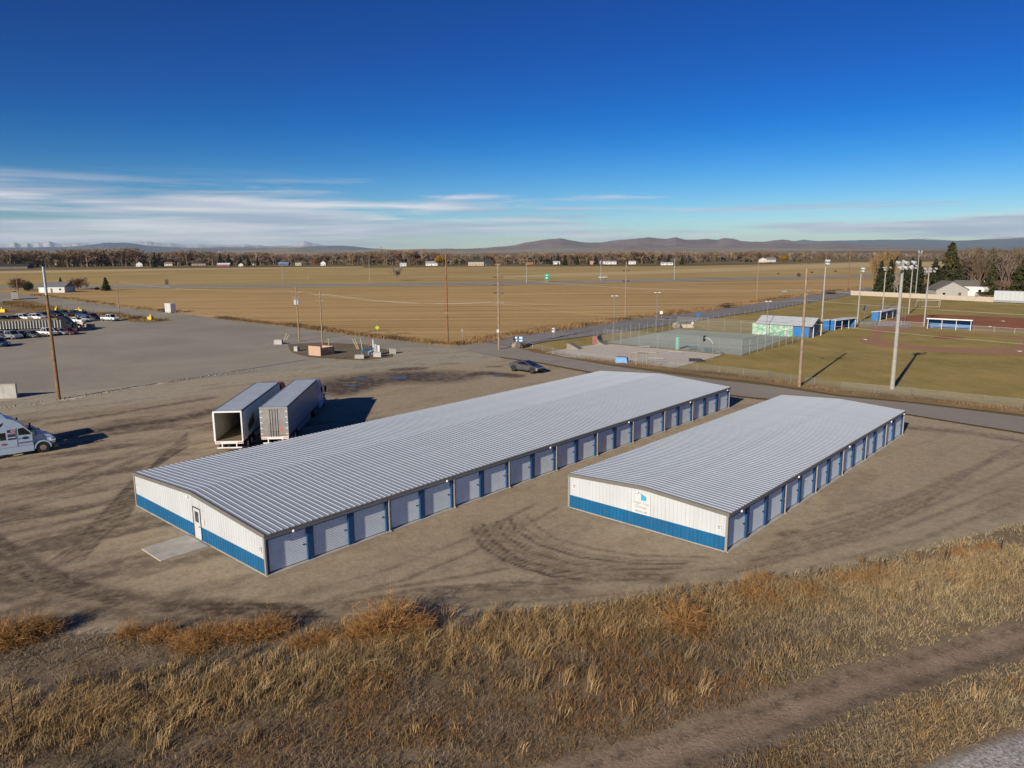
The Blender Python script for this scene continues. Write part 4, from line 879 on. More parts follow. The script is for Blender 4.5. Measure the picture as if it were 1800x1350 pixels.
for k, (px, py, tp, lab) in enumerate(((497, 494.5, 467, 'highway light pole in line with the blue farm building'), (542, 494.5, 480.5, 'shortest highway light pole right of the blue building'), (650, 494.5, 456, 'highway light pole left of the lone bare tree'), (925.5, 497.5, 464, 'highway light pole left of the green road sign'), (1056, 493.5, 457, 'highway light pole beside the white driving pickup'), (1185, 492, 454, 'highway light pole at the right of the far conifer row'))):
    b_ = P(px, py); r_ = ray(px, tp); hh = CAMH+r_.z*math.hypot(b_.x, b_.y)/math.hypot(r_.x, r_.y)
    t = T('highway_light', lab, 'light pole', (b_.x, b_.y, 0), 0, 'highway light poles'); MB().tube((0, 0, -.05), (0, 0, hh), .17, .11, 8).build('shaft', GALV, t)
    MB().path([(0, 0, hh-.1), (1.2, 0, hh+.25), (2.2, 0, hh+.3)], .06).build('lamp_arm', GALV, t)
pF = pole('utility pole of the street line beyond the right edge', (85, 57), 16.2, WOODP, .22, .14, arms=((13.2, 1.1, 2),))
M_WIRE = mat('bare_wire', (.36, .34, .31), .6, .2); M_CABLE = mat('black_cable', (.04, .04, .04), .6)
def wire(label, a, b, sag, m=M_WIRE, r=.014, n=14):
    a, b = Vector(a), Vector(b); q = MB(); pts = []
    for i in range(n+1):
        t = i/n; p = a.lerp(b, t); p.z -= sag*4*t*(1-t); pts.append(p)
    q.path(pts, r, 4); tag(q.build('overhead_wire', m), label, 'wire', 'overhead wires')
A = lambda t, x, z_: Vector(t.location)+Vector((x*math.cos(t.rotation_euler[2])+.165*math.sin(t.rotation_euler[2]), x*math.sin(t.rotation_euler[2])-.165*math.cos(t.rotation_euler[2]), z_))
for k, x in enumerate((-1.3, -.45, .45, 1.3)):
    if k != 1: wire('pale wire from the enclosure pole to the street corner pole, %s strand' % ('left', '', 'middle', 'right')[k], A(pB, x, 10.5), A(pC, x*.9, 9.3), 1.0)
wire('wire between the transformer pole and the enclosure pole, left strand', A(pA, -1.3, 10.8), A(pB, -1.3, 10.5), .15); wire('wire between the transformer pole and the enclosure pole, right strand', A(pA, 1.3, 10.8), A(pB, 1.3, 10.5), .15)
wire('wire from the transformer pole to the far left road pole', A(pA, -1.3, 10.8), A(pE, 1.2, 9.8), 1.0, r=.03)
for z0, z1, z2, lab, m in ((13.9, 13.4, 13.4, 'topmost', M_WIRE), (9.3, 12.0, 12.2, 'second', M_WIRE), (8.9, 8.9, 8.6, 'third', M_WIRE), (5.6, 5.4, 5.6, 'lowest black', M_CABLE)):
    wire('%s wire from the corner pole to the street lamp pole' % lab, A(pC, .9, z0), A(pD, .3, z1), .9, m)
    wire('%s wire from the street lamp pole out past the right edge' % lab, A(pD, .3, z1), A(pF, .3, z2), .8, m)
# ------------------------------------------------------------------ fences
def m_link():
    m, n, l, b = nodes('chain_link_fabric'); b.inputs['Base Color'].default_value = (.42, .43, .43, 1); b.inputs['Metallic'].default_value = .5; b.inputs['Roughness'].default_value = .5
    tr_ = n.new('ShaderNodeBsdfTransparent'); mx = n.new('ShaderNodeMixShader'); mx.inputs[0].default_value = .14
    l.new(tr_.outputs[0], mx.inputs[1]); l.new(b.outputs[0], mx.inputs[2]); l.new(mx.outputs[0], n['Material Output'].inputs[0]); return m
M_LINK = m_link()
def fence(label, pts, h, sp=3.0, rail=GALV, fabric=True, mid=False, rr=.03):
    t = T('chain_link_fence', label, 'fence', (pts[0][0], pts[0][1], 0)); o = Vector(pts[0][:2]).to_3d()
    pm = MB().tube((0, 0, -.05), (0, 0, h), rr, n=6).mesh('post', rail)
    for a, b in zip(pts[:-1], pts[1:]):
        a, b = Vector(a[:2]).to_3d()-o, Vector(b[:2]).to_3d()-o; n = max(1, round((b-a).length/sp)); up = Vector((0, 0, h))
        for k in range(n+1): link('post', pm, t, a.lerp(b, k/n))
        for zz in ([h, h*.5] if mid else [h]): MB().tube(a+Vector((0, 0, zz)), b+Vector((0, 0, zz)), rr*.7, n=5).build('rail', rail, t)
        if fabric: MB().face([a+Vector((0, 0, .08)), b+Vector((0, 0, .08)), b+up*.985, a+up*.985]).build('mesh', M_LINK, t)
    return t
fence('low chain-link fence along the street before the ball field', pxl([(936, 613.5), (991, 626), (1102, 638.5), (1187, 648), (1350, 666), (1476, 686), (1602, 698), (1800, 719), (2100, 755)]), 1.15, 3.6)
fence('tall chain-link fence round the tennis court', pxl([(1303, 626), (1060, 603.5), (1190, 578), (1395, 591.5)]), 3.0, 4.0)
fence('tall chain-link fence on the right side of the tennis court', pxl([(1303, 626), (1393, 604)]), 3.0, 3.4, mid=True, rr=.05)
fence('low fence from the practice wall to the small blue dugout', pxl([(1395, 603), (1462, 583)]), 1.2, 3.0)
fence('low fence along the side road behind the courts', pxl([(1050, 590.5), (1190, 571), (1300, 553.5), (1425, 533), (1496, 520.5)]), 1.2, 3.5)
fence('white railed fence between the two ball diamonds', pxl([(1545, 572), (1624, 575.5), (1712, 582), (1900, 594)]), 1.2, 4.0, mat('white_rail', (.6, .58, .54), .6))
fence('wire backstop fence at the far diamond', pxl([(1541, 566), (1549, 561), (1570, 560), (1590, 568)]), 4.2, 3.0)
# block wall at the back of the park
wa, wb = P(1496, 518.5), P(1755, 531.5); bw = T('block_wall', 'long cream block wall along the back of the park', 'wall', (wa.x, wa.y, 0), math.atan2(wb.y-wa.y, wb.x-wa.x)); Lw = (wb-wa).length; nw_ = 18
M_CREAM = mat('cream_block', (.50, .43, .34), .8, var=.08)
for k in range(nw_): MB().box(k*Lw/nw_+.02, (k+1)*Lw/nw_-.02, -.1, .1, -.05, 1.75).build('panel', M_CREAM, bw)
for k in range(nw_+1): MB().box(k*Lw/nw_-.2, k*Lw/nw_+.2, -.16, .16, -.05, 1.85).build('pier', M_CREAM, bw)
# ------------------------------------------------------------------ sports ground things
SA = math.atan2((COURT[3]-COURT[0]).y, (COURT[3]-COURT[0]).x)      # street direction
def local(name, label, cat, px, py, rz, group=None): p = P(px, py); return T(name, label, cat, (p.x, p.y, 0), rz, group)
pwall = T('practice_wall', 'green and white weathered practice wall on the tennis court', 'wall', P(1322, 587), math.atan2((P(1393, 592)-P(1322, 587)).y, (P(1393, 592)-P(1322, 587)).x))
tq = NT('peeling_green_paint'); M_PGREEN = tq.done(tq.mix(tq.ramp(tq.noise(1.1, 6, .7), .42, .6), (.12, .36, .24), (.52, .52, .44)), .8)
Lp = (P(1393, 592)-P(1322, 587)).length
for k in range(5): MB().box(k*Lp/5+.01, (k+1)*Lp/5-.01, -.08, .08, -.05, 2.5).build('panel', M_PGREEN, pwall)
cb = T('concession_stand', 'white-roofed concession stand with blue walls behind the practice wall', 'building', P(1422, 594), math.atan2((P(1393, 592)-P(1322, 587)).y, (P(1393, 592)-P(1322, 587)).x)); Lc, Wc = 11.5, 6.5
MB().box(-Lc, 0, 0, Wc, -.05, 2.5).build('wall', mat('slate_blue_wall', (.10, .14, .22), .7), cb)
MB().box(-3.4, -.3, -.07, 0, .1, 2.1).build('shutter', BLUEP, cb); MB().box(-.0, .06, 1.0, 2.0, 0, 2.05).build('door', BLUEP, cb)
MB().loft([[(x, -.5, 2.45), (x, Wc/2, 4.1), (x, Wc+.5, 2.45), (x, Wc/2, 4.0)] for x in (-Lc-.4, .7)]).build('roof', mat('white_metal_roof', (.68, .70, .72), .4, .3), cb)
MB().loft([[(x, 0, 2.5), (x, Wc, 2.5), (x, Wc/2, 3.95)] for x in (-Lc, 0)]).build('gable', mat('slate_blue_wall', (.10, .14, .22), .7), cb)
for k in (.8, 5.7): MB().box(.5, .62, k, k+.12, 0, 2.6).build('porch_post', WHITE, cb)
rt = MB().box(-3.0, -1.2, .9, 1.6, 3.1, 3.3).build('roof_vent', GALV, cb)
def dugout(label, px0, px1, rear=False, d=2.6, h=2.2, roofm=WHITE):
    a, b = P(*px0), P(*px1); L = (b-a).length; t = T('dugout', label, 'dugout', a, math.atan2((b-a).y, (b-a).x), 'blue ball field dugouts')
    MB().box(0, L, d-.12, d, -.02, h).build('back_wall', BLUEP, t); MB().box(0, .12, 0, d-.12, -.02, h).build('side_wall', BLUEP, t); MB().box(L-.12, L, 0, d-.12, -.02, h).build('side_wall', BLUEP, t)
    MB().loft([[(x, -.35, h+.22), (x, d+.15, h+.02), (x, d+.15, h+.12), (x, -.35, h+.34)] for x in (-.25, L+.25)]).build('roof', roofm, t)
    MB().box(-.25, L+.25, -.42, -.352, h+.1, h+.34).build('fascia', WHITE, t)
    n = 4
    for k in range(n): MB().box(k*(L-.1)/(n-1), k*(L-.1)/(n-1)+.1, -.2, -.1, 0, h+.22).build('post', WHITE, t)
    MB().box(.3, L-.3, d-.7, d-.3, .4, .46).box(.5, .6, d-.6, d-.4, 0, .4).box(L-.6, L-.5, d-.6, d-.4, 0, .4).build('bench', GALV, t)
    MB().box(0, L, -.17, -.13, .9, .96).build('rail', GALV, t)
dugout('long blue dugout with white roof facing the near diamond', (1630, 577.5), (1706, 581.5))
dugout('blue dugout with open shaded front left of the bleachers', (1466, 581), (1502, 576))
dugout('small blue dugout beside the wire backstop', (1546, 564), (1578, 557), d=2.0)
bl = local('bleachers', 'silver aluminium bleachers between the dugout and the backstop', 'bleachers', 1512, 575, R(-20))
for k in range(4): MB().box(0, 11, k*.7, k*.7+.35, .35+k*.3, .40+k*.3).build('seat', CHROME, bl); MB().box(0, 11, k*.7+.36, k*.7+.65, .12+k*.3, .16+k*.3).build('footboard', GALV, bl)
for x in (.3, 3.6, 7.3, 10.6): MB().bar((x, 0, .05), (x, 2.8, .05), .08, .08).bar((x, .1, .3), (x, 2.8, 1.45), .08, .08).bar((x, 2.7, 0), (x, 2.7, 1.5), .08, .08).build('support', GALV, bl)
sb = local('scoreboard_stand', 'grey tilted basketball style board on a post behind the dugout', 'hoop', 1519, 562, R(40)); MB().tube((0, 0, 0), (0, 0, 3.2), .07, n=8).build('post', GALV, sb); MB().bar((-.9, 0, 2.6), (.9, 0, 3.6), .9, .12).build('board', GALV, sb)
def goal(label, px, py, rz, w, h, d, m, group=None):
    t = local('goal_frame', label, 'goal', px, py, rz, group); r_ = .04
    MB().tube((0, 0, 0), (0, 0, h), r_).tube((w, 0, 0), (w, 0, h), r_).tube((0, 0, h), (w, 0, h), r_).build('front_frame', m, t)
    MB().tube((0, 0, h), (0, d*.4, h), r_*.7).tube((w, 0, h), (w, d*.4, h), r_*.7).tube((0, d*.4, h), (0, d, 0), r_*.7).tube((w, d*.4, h), (w, d, 0), r_*.7).tube((0, d, .03), (w, d, .03), r_*.7).tube((0, 0, .03), (0, d, .03), r_*.7).tube((w, 0, .03), (w, d, .03), r_*.7).build('rear_frame', m, t)
    MB().face([(0, d*.4, h), (w, d*.4, h), (w, d, .05), (0, d, .05)]).build('net', M_LINK, t)
goal('white soccer goal standing on the far lawn', 1612, 540, R(-18), 6.5, 2.3, 2.4, WHITE)
goal('pale yellow goal frame on the skatepark by the street', 1118, 642, R(-28), 3.4, 2.3, 1.4, mat('cream_yellow', (.42, .35, .22), .6))
goal('second pale goal frame leaning behind the yellow one', 1106, 640, R(-28), 3.0, 2.0, 1.2, mat('cream_yellow', (.42, .35, .22), .6))
# skatepark pieces
M_RAMP = mat('ramp_concrete', (.25, .22, .185), .9, var=.15)
qp = local('quarter_pipe', 'pink and grey quarter-pipe ramp at the back of the skatepark', 'ramp', 1046, 606, R(-25))
arc = [(2.6-2.2*math.sin(a), 1.75-1.7*math.cos(a)) for a in [math.pi/2*k/8 for k in range(9)]]
MB().prism([(2.8, .05)]+arc+[(-.5, arc[-1][1]), (-.5, .05)], 0, 2.6).build('ramp', M_RAMP, qp); MB().box(-.55, .45, -.06, 0, .06, 1.8).build('side_panel', mat('faded_pink', (.26, .12, .105), .8), qp)
MB().tube((-.4, .1, 1.8), (-.4, .1, 2.7), .03).tube((-.4, 2.5, 1.8), (-.4, 2.5, 2.7), .03).tube((-.4, .1, 2.7), (-.4, 2.5, 2.7), .03).build('guard_rail', GALV, qp)
kr = local('kicker_ramp', 'low grey wedge ramp at the left end of the skatepark', 'ramp', 996, 614, R(-25)); MB().prism([(0, .05), (0, 1.15), (.5, 1.15), (2.6, .06)], 0, 2.2).build('ramp', M_RAMP, kr)
MB().tube((.02, 0, 1.16), (.02, 2.2, 1.16), .03).build('coping', GALV, kr)
bb = local('ramp_box', 'light blue box ramp by the street side of the skatepark', 'ramp', 1083, 637.5, R(-22)); MB().prism([(0, .05), (.1, 1.0), (1.9, 1.0), (2.1, .05)], -.6, .6).build('body', mat('sky_blue_paint', (.17, .36, .62), .6), bb); MB().box(.05, 1.95, -.65, .65, 1.0, 1.05).build('deck', GALV, bb)
kb = local('grind_box', 'low black grind box near the right corner of the skatepark', 'ramp', 1211, 636, R(-12)); MB().box(0, 2.0, 0, .9, .06, .5).build('body', BLACKM, kb); MB().bar((2.0, .45, .45), (2.7, .45, .1), .8, .06).build('ramp', BLACKM, kb)
for px, py, L_, lab in ((1124, 612, 2.0, 'grey grind rail nearest the green court'), (1175, 622, 2.4, 'grey grind rail right of the middle of the skatepark'), (1140, 633, 2.6, 'dark flat rail behind the yellow goal frame')):
    t = local('grind_rail', lab, 'rail', px, py, R(-14)); MB().tube((0, 0, .4), (L_, 0, .4), .04).build('rail', GALV, t)
    for x in (.2, L_-.2): MB().tube((x, 0, .06), (x, 0, .4), .03).build('leg', GALV, t)
gc = local('electrical_cabinet', 'tall mint green cabinet at the edge of the tennis court', 'cabinet', 1191, 614.5, R(-20)); MB().box(-.35, .35, -.3, .3, .05, 2.4).build('case', mat('mint_green', (.16, .42, .33), .6), gc); MB().box(-.38, .38, -.33, .33, 2.4, 2.48).build('lid', mat('mint_green', (.16, .42, .33), .6), gc); MB().box(-.30, .30, -.32, -.30, .2, 1.2).box(-.30, .30, -.32, -.30, 1.3, 2.25).build('door', mat('mint_green2', (.2, .47, .38), .6), gc)
for px, py, lab in ((1209, 616, 'green picnic table beside the mint cabinet'), (1236, 619, 'green bench right of the picnic table')):
    t = local('picnic_table', lab, 'table', px, py, R(-15)); M_GT = mat('teal_bench', (.03, .16, .18), .6); MB().box(0, 1.8, -.35, .35, .72, .77).build('top', M_GT, t)
    for s in (-.75, .55): MB().box(0, 1.8, s-.02, s+.22, .42, .46).build('seat', M_GT, t)
    for x in (.3, 1.5): MB().bar((x, -.6, .06), (x, 0, .72), .06, .06).bar((x, .6, .06), (x, 0, .72), .06, .06).build('leg', M_GT, t)
bh = local('basketball_hoop', 'curved basketball hoop post with black backboard at the pad edge', 'hoop', 1252, 631, R(150)); MB().path([(0, 0, 0), (0, 0, 2.7), (.35, 0, 3.3), (1.0, 0, 3.6), (1.5, 0, 3.6)], .07, 8).build('post', GALV, bh); MB().box(1.5, 1.56, -.7, .7, 3.0, 4.0).build('backboard', BLACKM, bh)
rg = MB()
for k in range(12): a0_, a1_ = 2*math.pi*k/12, 2*math.pi*(k+1)/12; rg.tube((1.85+.23*math.cos(a0_), .23*math.sin(a0_), 3.1), (1.85+.23*math.cos(a1_), .23*math.sin(a1_), 3.1), .015, n=4)
rg.build('ring', mat('orange_ring', (.6, .2, .05), .5), bh)
# ------------------------------------------------------------------ signs and street furniture
def sign(label, px, py, w, h, z0, m, rz=0., back=None, name='road_sign', diamond=False):
    t = local(name, label, 'sign', px, py, rz); MB().tube((0, 0, -.05), (0, 0, z0+h), .04, n=6).build('post', GALV, t)
    q = MB()
    if diamond: q.loft([[(0, y, z0), (w/2, y, z0+h/2), (0, y, z0+h), (-w/2, y, z0+h/2)] for y in (-.06, -.04)])
    else: q.box(-w/2, w/2, -.06, -.04, z0, z0+h)
    q.build('panel', m, t); return t
sign('white sign on a post by the side road near the entrance', 973, 594.5, .75, .95, 1.3, WHITE, R(8)); sign('white sign on a post in the field verge behind the court', 1162, 563, .8, .8, 1.7, WHITE)
sign('small white sign on the fence behind the court', 1217, 577, .5, .7, .9, WHITE); sign('blue and white sign by the side road fence', 1226.5, 564, .7, 1.0, 1.1, BLUEP)
sign('yellow-green diamond warning sign at the field edge', 663.5, 588, 1.0, 1.0, 1.1, mat('sign_lime', (.42, .55, .02), .5), diamond=True); sign('grey sign seen from behind at the field edge', 812.6, 595, .6, .75, 1.4, GALV, diamond=True)
hs_ = local('highway_sign', 'green highway sign beside the road across the field', 'sign', 961, 496.5, 0); MB().box(-1.3, 1.3, -.1, 0, 1.6, 5.4).build('panel', mat('highway_green', (.01, .30, .19), .5), hs_)
for x in (-.7, .7): MB().tube((x, .1, 0), (x, .1, 5.2), .08, n=6).build('post', GALV, hs_)
MB().box(-.8, .8, -.115, -.1, 4.2, 4.6).box(-.5, .5, -.115, -.1, 2.4, 3.2).build('legend', WHITE, hs_)
hs2 = local('highway_sign', 'dark back of a highway sign at the left of the highway', 'sign', 294, 506, 0); MB().box(-.95, .95, -.1, 0, 1.8, 4.6).build('panel', M_FRAME, hs2)
for x in (-.5, .5): MB().tube((x, .1, 0), (x, .1, 4.5), .07, n=6).build('post', GALV, hs2)
en = local('entrance_sign', 'blue and white park sign panels on the boulders at the corner', 'sign', 910, 609.5, R(-10))
for x in (-.8, .25):
    MB().box(x, x+.85, -.08, .08, .9, 2.1).build('panel', BLUEP, en); MB().box(x+.1, x+.7, -.1, -.081, 1.65, 2.0).box(x+.1, x+.7, -.1, -.081, 1.1, 1.4).build('panel_print', WHITE, en); MB().box(x+.35, x+.45, -.05, .05, 0, .9).build('post', BLUEP, en)
def rock(label, px, py, r, m, seed, sz=.8):
    g = random.Random(seed); t = MB().ball((0, 0, r*sz*.75), r, 9, 7, sz=sz)
    t.v = [tuple(c*(1+g.uniform(-.16, .16)) for c in v) for v in t.v]; p = P(px, py)
    tag(t.build('boulder', m, None, False, (p.x, p.y, -.05)), label, 'boulder', 'boulders at the entrance')
M_RK = mat('tan_boulder', (.36, .30, .23), .9, var=.2); M_RKD = mat('dark_boulder', (.16, .125, .10), .9, var=.3)
rock('pale tan boulder left of the blue entrance sign', 904, 610.5, .75, M_RK, 1); rock('brown boulder right below the blue entrance sign', 913, 612, .85, M_RKD, 2); rock('dark boulder at the start of the low fence', 918, 611, .8, M_RKD, 3)
rock('pale boulder behind the far end of the tennis court', 1189, 577, 1.1, M_RK, 4)
for k, (x0, lab) in enumerate(((1193, 'cream concrete barrier behind the tennis court, left one'), (1206, 'cream concrete barrier behind the tennis court, right one'))):
    t = local('concrete_barrier', lab, 'barrier', x0, 576, R(-12)); MB().prism([(0, 0), (0, .7), (1.9, .7), (1.9, 0)], -.3, .3).build('block', M_CREAM, t); MB().box(.1, 1.8, -.2, .2, .7, .85).build('cap', M_CREAM, t)
# concrete blocks, enclosure and pipes in the middle of the lot
def block(label, px, py, w, d, h, rz):
    t = local('concrete_block', label, 'concrete block', px, py, rz, 'concrete blocks round the meter island'); MB().loft([[(x, y, z_) for x, y in ((-w/2+e, -d/2+e), (w/2-e, -d/2+e), (w/2-e, d/2-e), (-w/2+e, d/2-e))] for e, z_ in ((0, 0), (0, h-.06), (.06, h))]).build('block', CONC, t); MB().box(-.12, .12, -.04, .04, h, h+.06).build('lifting_loop', GALV, t)
sheet('island_soil', pxl([(505, 606), (560, 603), (640, 606), (690, 618), (690, 628), (640, 634), (590, 631), (540, 628), (512, 620)]), .115, M_SOIL)
block('concrete block at the left end of the meter island with leaning poles', 490, 605, 1.7, .9, .95, R(-6)); block('small concrete block left of the pink enclosure', 522, 618, .8, .8, 1.0, R(-20)); block('low concrete block before the blue pipes', 632, 631, 1.6, 1.1, .8, R(8)); block('concrete block right of the blue pipes', 665, 628, 1.5, 1.0, .95, R(-15)); block('concrete block at the right tip of the meter island', 690, 622, 1.1, 1.0, 1.0, R(20)); block('concrete block behind the blue pipes', 652, 624, .9, .9, .8, R(5))
ea, eb, ec = P(543, 625), P(564, 627), P(588, 623.5); en2 = T('enclosure', 'pinkish sheet enclosure with dark mesh side in the meter island', 'enclosure', (ea.x, ea.y, 0)); M_PINK = mat('pink_sheet', (.50, .33, .24), .7, var=.05)
def panel(a, b, h, m, parent, nm):
    a, b = a-ea, b-ea; d = (b-a).normalized(); s = Vector((-d.y, d.x, 0))*.03; q = MB().flat([a-s, b-s, b+s, a+s], .05, h); q.build(nm, m, parent)
panel(ea, eb, 1.85, M_PINK, en2, 'front_panel')
dmesh = NT('brown_mesh_screen'); M_BM = dmesh.done(dmesh.mix(dmesh.ramp(dmesh.noise(9, 3), .4, .6), (.10, .075, .055), (.2, .15, .12)), .8)
for k in range(5): panel(eb.lerp(ec, k/5+.01), eb.lerp(ec, (k+1)/5-.01), 1.6, M_BM, en2, 'mesh_panel')
panel(ec, ec+(ea-eb), 1.6, M_PINK, en2, 'back_panel'); panel(ea+(ec-eb), ea, 1.6, M_PINK, en2, 'side_panel')
pp = local('pipe_manifold', 'bright blue water pipes with white cabinets on the meter island', 'pipes', 637, 627, R(10)); M_BP = mat('pipe_blue', (.03, .20, .42), .4)
MB().path([(0, 0, 0), (0, 0, 1.15), (.15, 0, 1.3), (2.2, 1.2, 1.3), (2.3, 1.2, 1.5)], .14, 10).build('pipe', M_BP, pp); MB().tube((1.2, .7, .0), (1.2, .7, 1.3), .1).build('pipe_support', M_BP, pp)
MB().box(2.1, 2.6, .9, 1.4, 0, 2.1).build('cabinet', CAN, pp); MB().box(2.75, 3.15, .8, 1.2, 0, 1.9).build('cabinet', WHITE, pp); MB().tube((2.0, 1.6, 0), (2.0, 1.6, 2.9), .09).build('standpipe', WHITE, pp)
M_YP = mat('pale_yellow_pole', (.62, .54, .26), .6)
for k, (px, py, dx, dy, L_, lab) in enumerate(((497, 603, 1.0, .3, 2.2, 'pale yellow pole leaning right by the left block, upper'), (499, 604, 1.4, .3, 2.0, 'pale yellow pole leaning right by the left block, lower'), (629, 615, -1.1, .2, 2.3, 'pale yellow pole leaning left behind the low block, left'), (631, 615, -.8, .2, 2.3, 'pale yellow pole leaning left behind the low block, right'), (637, 615, -.3, .1, 2.2, 'pale yellow pole standing near the blue pipe'), (578, 608, -.1, 0, 1.4, 'pale yellow pole rising behind the enclosure'), (648, 611, 0, 0, 2.9, 'thin red-brown pole behind the pipes'))):
    p = P(px, py); d = Vector((dx, dy, 2.2)).normalized()*L_; q = MB().tube((0, 0, -.03), d, .06, .055, 8).tube(d, d*1.012, .065, n=8); tag(q.build('marker_pole', M_YP if k < 6 else mat('rust_pole', (.36, .16, .10), .7), None, False, (p.x, p.y, .05)), lab, 'marker pole')
# kiosk and bits on the left
ki = local('roadside_kiosk', 'small white corrugated kiosk beside the left road', 'kiosk', 300, 549.5, R(-25)); MB().box(-1.3, 1.3, -1.0, 1.0, 0, 2.9).build('shell', WHITE, ki)
for k in range(8): MB().box(-1.28+k*.34, -1.20+k*.34, -1.05, -1.0, 0.05, 2.85).build('rib', GALV, ki)
MB().box(-1.4, 1.4, -1.1, 1.1, 2.9, 3.0).build('roof', WHITE, ki); MB().box(-2.9, -1.7, -.4, .4, .3, 1.3).build('meter_case', BLACKM, ki)
for px, py, w, lab in ((4, 549, 3.2, 'yellow skip box at the left edge'), (140, 549.5, 2.6, 'yellow plough blade in the dry weeds'), (100, 547, .5, 'yellow post in the dry weeds left of the plough'), (265, 563, 1.2, 'yellow hydrant-like fitting at the end of the weeds')):
    t = local('yellow_equipment', lab, 'equipment', px, py, R(-15)); MB().prism([(-w/2, 0), (-w/2-.1, 1.1), (w/2+.1, 1.1), (w/2, 0)], -.5, .5).build('body', YELLOW, t); MB().box(-.15, .15, -.1, .1, 1.1, 1.7).build('lift_eye', YELLOW, t)
tk = local('storage_tank', 'cream cylindrical tank on legs beside the parked cars', 'tank', 152, 578, R(-12)); MB().tube((-2.2, 0, 1.0), (-.4, 0, 1.0), .75, n=14).build('tank', M_CREAM, tk); MB().box(0, 2.2, -.5, .5, .25, 1.3).build('crate', M_RK, tk); MB().tube((-1.2, 0, 1.7), (-1.2, 0, 2.3), .25, n=8).build('hatch', WHITE, tk)
for x in (-2.0, -.7): MB().box(x, x+.15, -.6, .6, 0, .4).build('leg', M_FRAME, tk)
# ------------------------------------------------------------------ trees
def tree_attr_mat(name, rough=.9):
    t = NT(name); a = t.attr(); f = t.noise(.9, 4, .6); return t.done(t.mix(t.ramp(f, .3, .7, 0, .45), a.outputs['Color'], t.mix(.55, a.outputs['Color'], (.02, .016, .012))), rough, 0, .1)
M_TWIG = tree_attr_mat('twig_bark'); M_LEAF = tree_attr_mat('foliage')
def seg_prism(P0, P1, r0, r1, k=3):
    P0, P1 = np.asarray(P0, float), np.asarray(P1, float); d = P1-P0; d /= np.linalg.norm(d, axis=1)[:, None]+1e-9
    ref = np.where(np.abs(d[:, 2:3]) > .9, [[1., 0, 0]], [[0., 0, 1.]]); a = np.cross(d, ref); a /= np.linalg.norm(a, axis=1)[:, None]; b = np.cross(d, a)
    V = []; n = len(P0)
    for P_, r in ((P0, r0), (P1, r1)):
        for i in range(k):
            t = 2*math.pi*i/k; V.append(P_+(a*math.cos(t)+b*math.sin(t))*np.asarray(r)[:, None])
    V = np.stack(V, 1).reshape(-1, 3); base = np.arange(n)[:, None]*2*k
    Q = np.concatenate([base+np.array([[i, (i+1) % k, k+(i+1) % k, k+i]]) for i in range(k)]); return V, Q
def twig_quads(P0, P1, w, rs):
    d = P1-P0; r = rs.normal(size=d.shape); s = np.cross(d, r); s /= np.linalg.norm(s, axis=1)[:, None]+1e-9; s *= np.asarray(w)[:, None]/2
    V = np.stack([P0-s, P0+s, P1+s*.5, P1-s*.5], 1).reshape(-1, 3); return V, np.arange(len(V)).reshape(-1, 4)
def gen_bare(seed, h=14., spread=.75, up=.55, limbs=7, sub=(5, 5, 5), tw=.09, col=(.20, .15, .11), base=.16):
    g = random.Random(seed); rs = np.random.RandomState(seed); thick, mid, tw_ = [], [], []
    def rec(p, d, L, r, lv):
        q = p+d*L
        (thick if lv < 2 else mid if lv == 2 else tw_).append((p, q, r, r*.6))
        if lv > len(sub): return
        for i in range(sub[lv-1] if lv else limbs):
            t = g.uniform(.35, 1.0); o = p+d*L*t
            v = Vector((g.gauss(0, 1), g.gauss(0, 1), g.gauss(0, .6))).normalized(); nd = (d*up+v*spread*.75+Vector((0, 0, .22))).normalized()
            rec(o, nd, L*g.uniform(.5, .78), r*.5, lv+1)
    p0 = Vector((0, 0, 0)); tl = h*(.34+base*.3); rec(p0, Vector((g.uniform(-.06, .06), g.uniform(-.06, .06), 1)).normalized(), tl, h*.018, 0)
    top = max(s[1].z for s in tw_); k = h/top; f = lambda L: (np.array([list(s[0]) for s in L])*k, np.array([list(s[1]) for s in L])*k, np.array([s[2] for s in L])*k, np.array([s[3] for s in L])*k)
    tv, tq = seg_prism(*f(thick), 5); A0, A1, a0, a1 = f(mid); mv, mq = seg_prism(A0, A1, np.maximum(a0, tw*.35), np.maximum(a1, tw*.3), 3)
    B0, B1, _, _ = f(tw_); wv, wq = twig_quads(B0, B1, np.full(len(B0), tw), rs)
    cv = np.concatenate([mv, wv]); cq = np.concatenate([mq, wq+len(mv)])
    cc = np.array(col)*np.repeat(rs.uniform(.65, 1.3, (len(cv)//2+1, 1)), 2, 0)[:len(cv)]
    return dict(tv=tv, tq=tq, tc=np.tile(np.array(col)*.85, (len(tv), 1)), cv=cv, cq=cq, cc=cc)
def leafquads(C, size, rs, droop=0., col=(.05, .07, .03), var=.35):
    n = len(C); a = rs.normal(size=(n, 3)); a /= np.linalg.norm(a, axis=1)[:, None]; a[:, 2] -= droop; b = np.cross(a, rs.normal(size=(n, 3))); b /= np.linalg.norm(b, axis=1)[:, None]+1e-9
    s = (size*rs.uniform(.6, 1.4, n))[:, None]; V = np.stack([C-a*s-b*s*.5, C-a*s+b*s*.5, C+a*s+b*s*.35, C+a*s-b*s*.35], 1).reshape(-1, 3)
    cc = np.array(col)*np.repeat(rs.uniform(1-var, 1+var, (n, 1)), 4, 0); return V, np.arange(4*n).reshape(-1, 4), cc
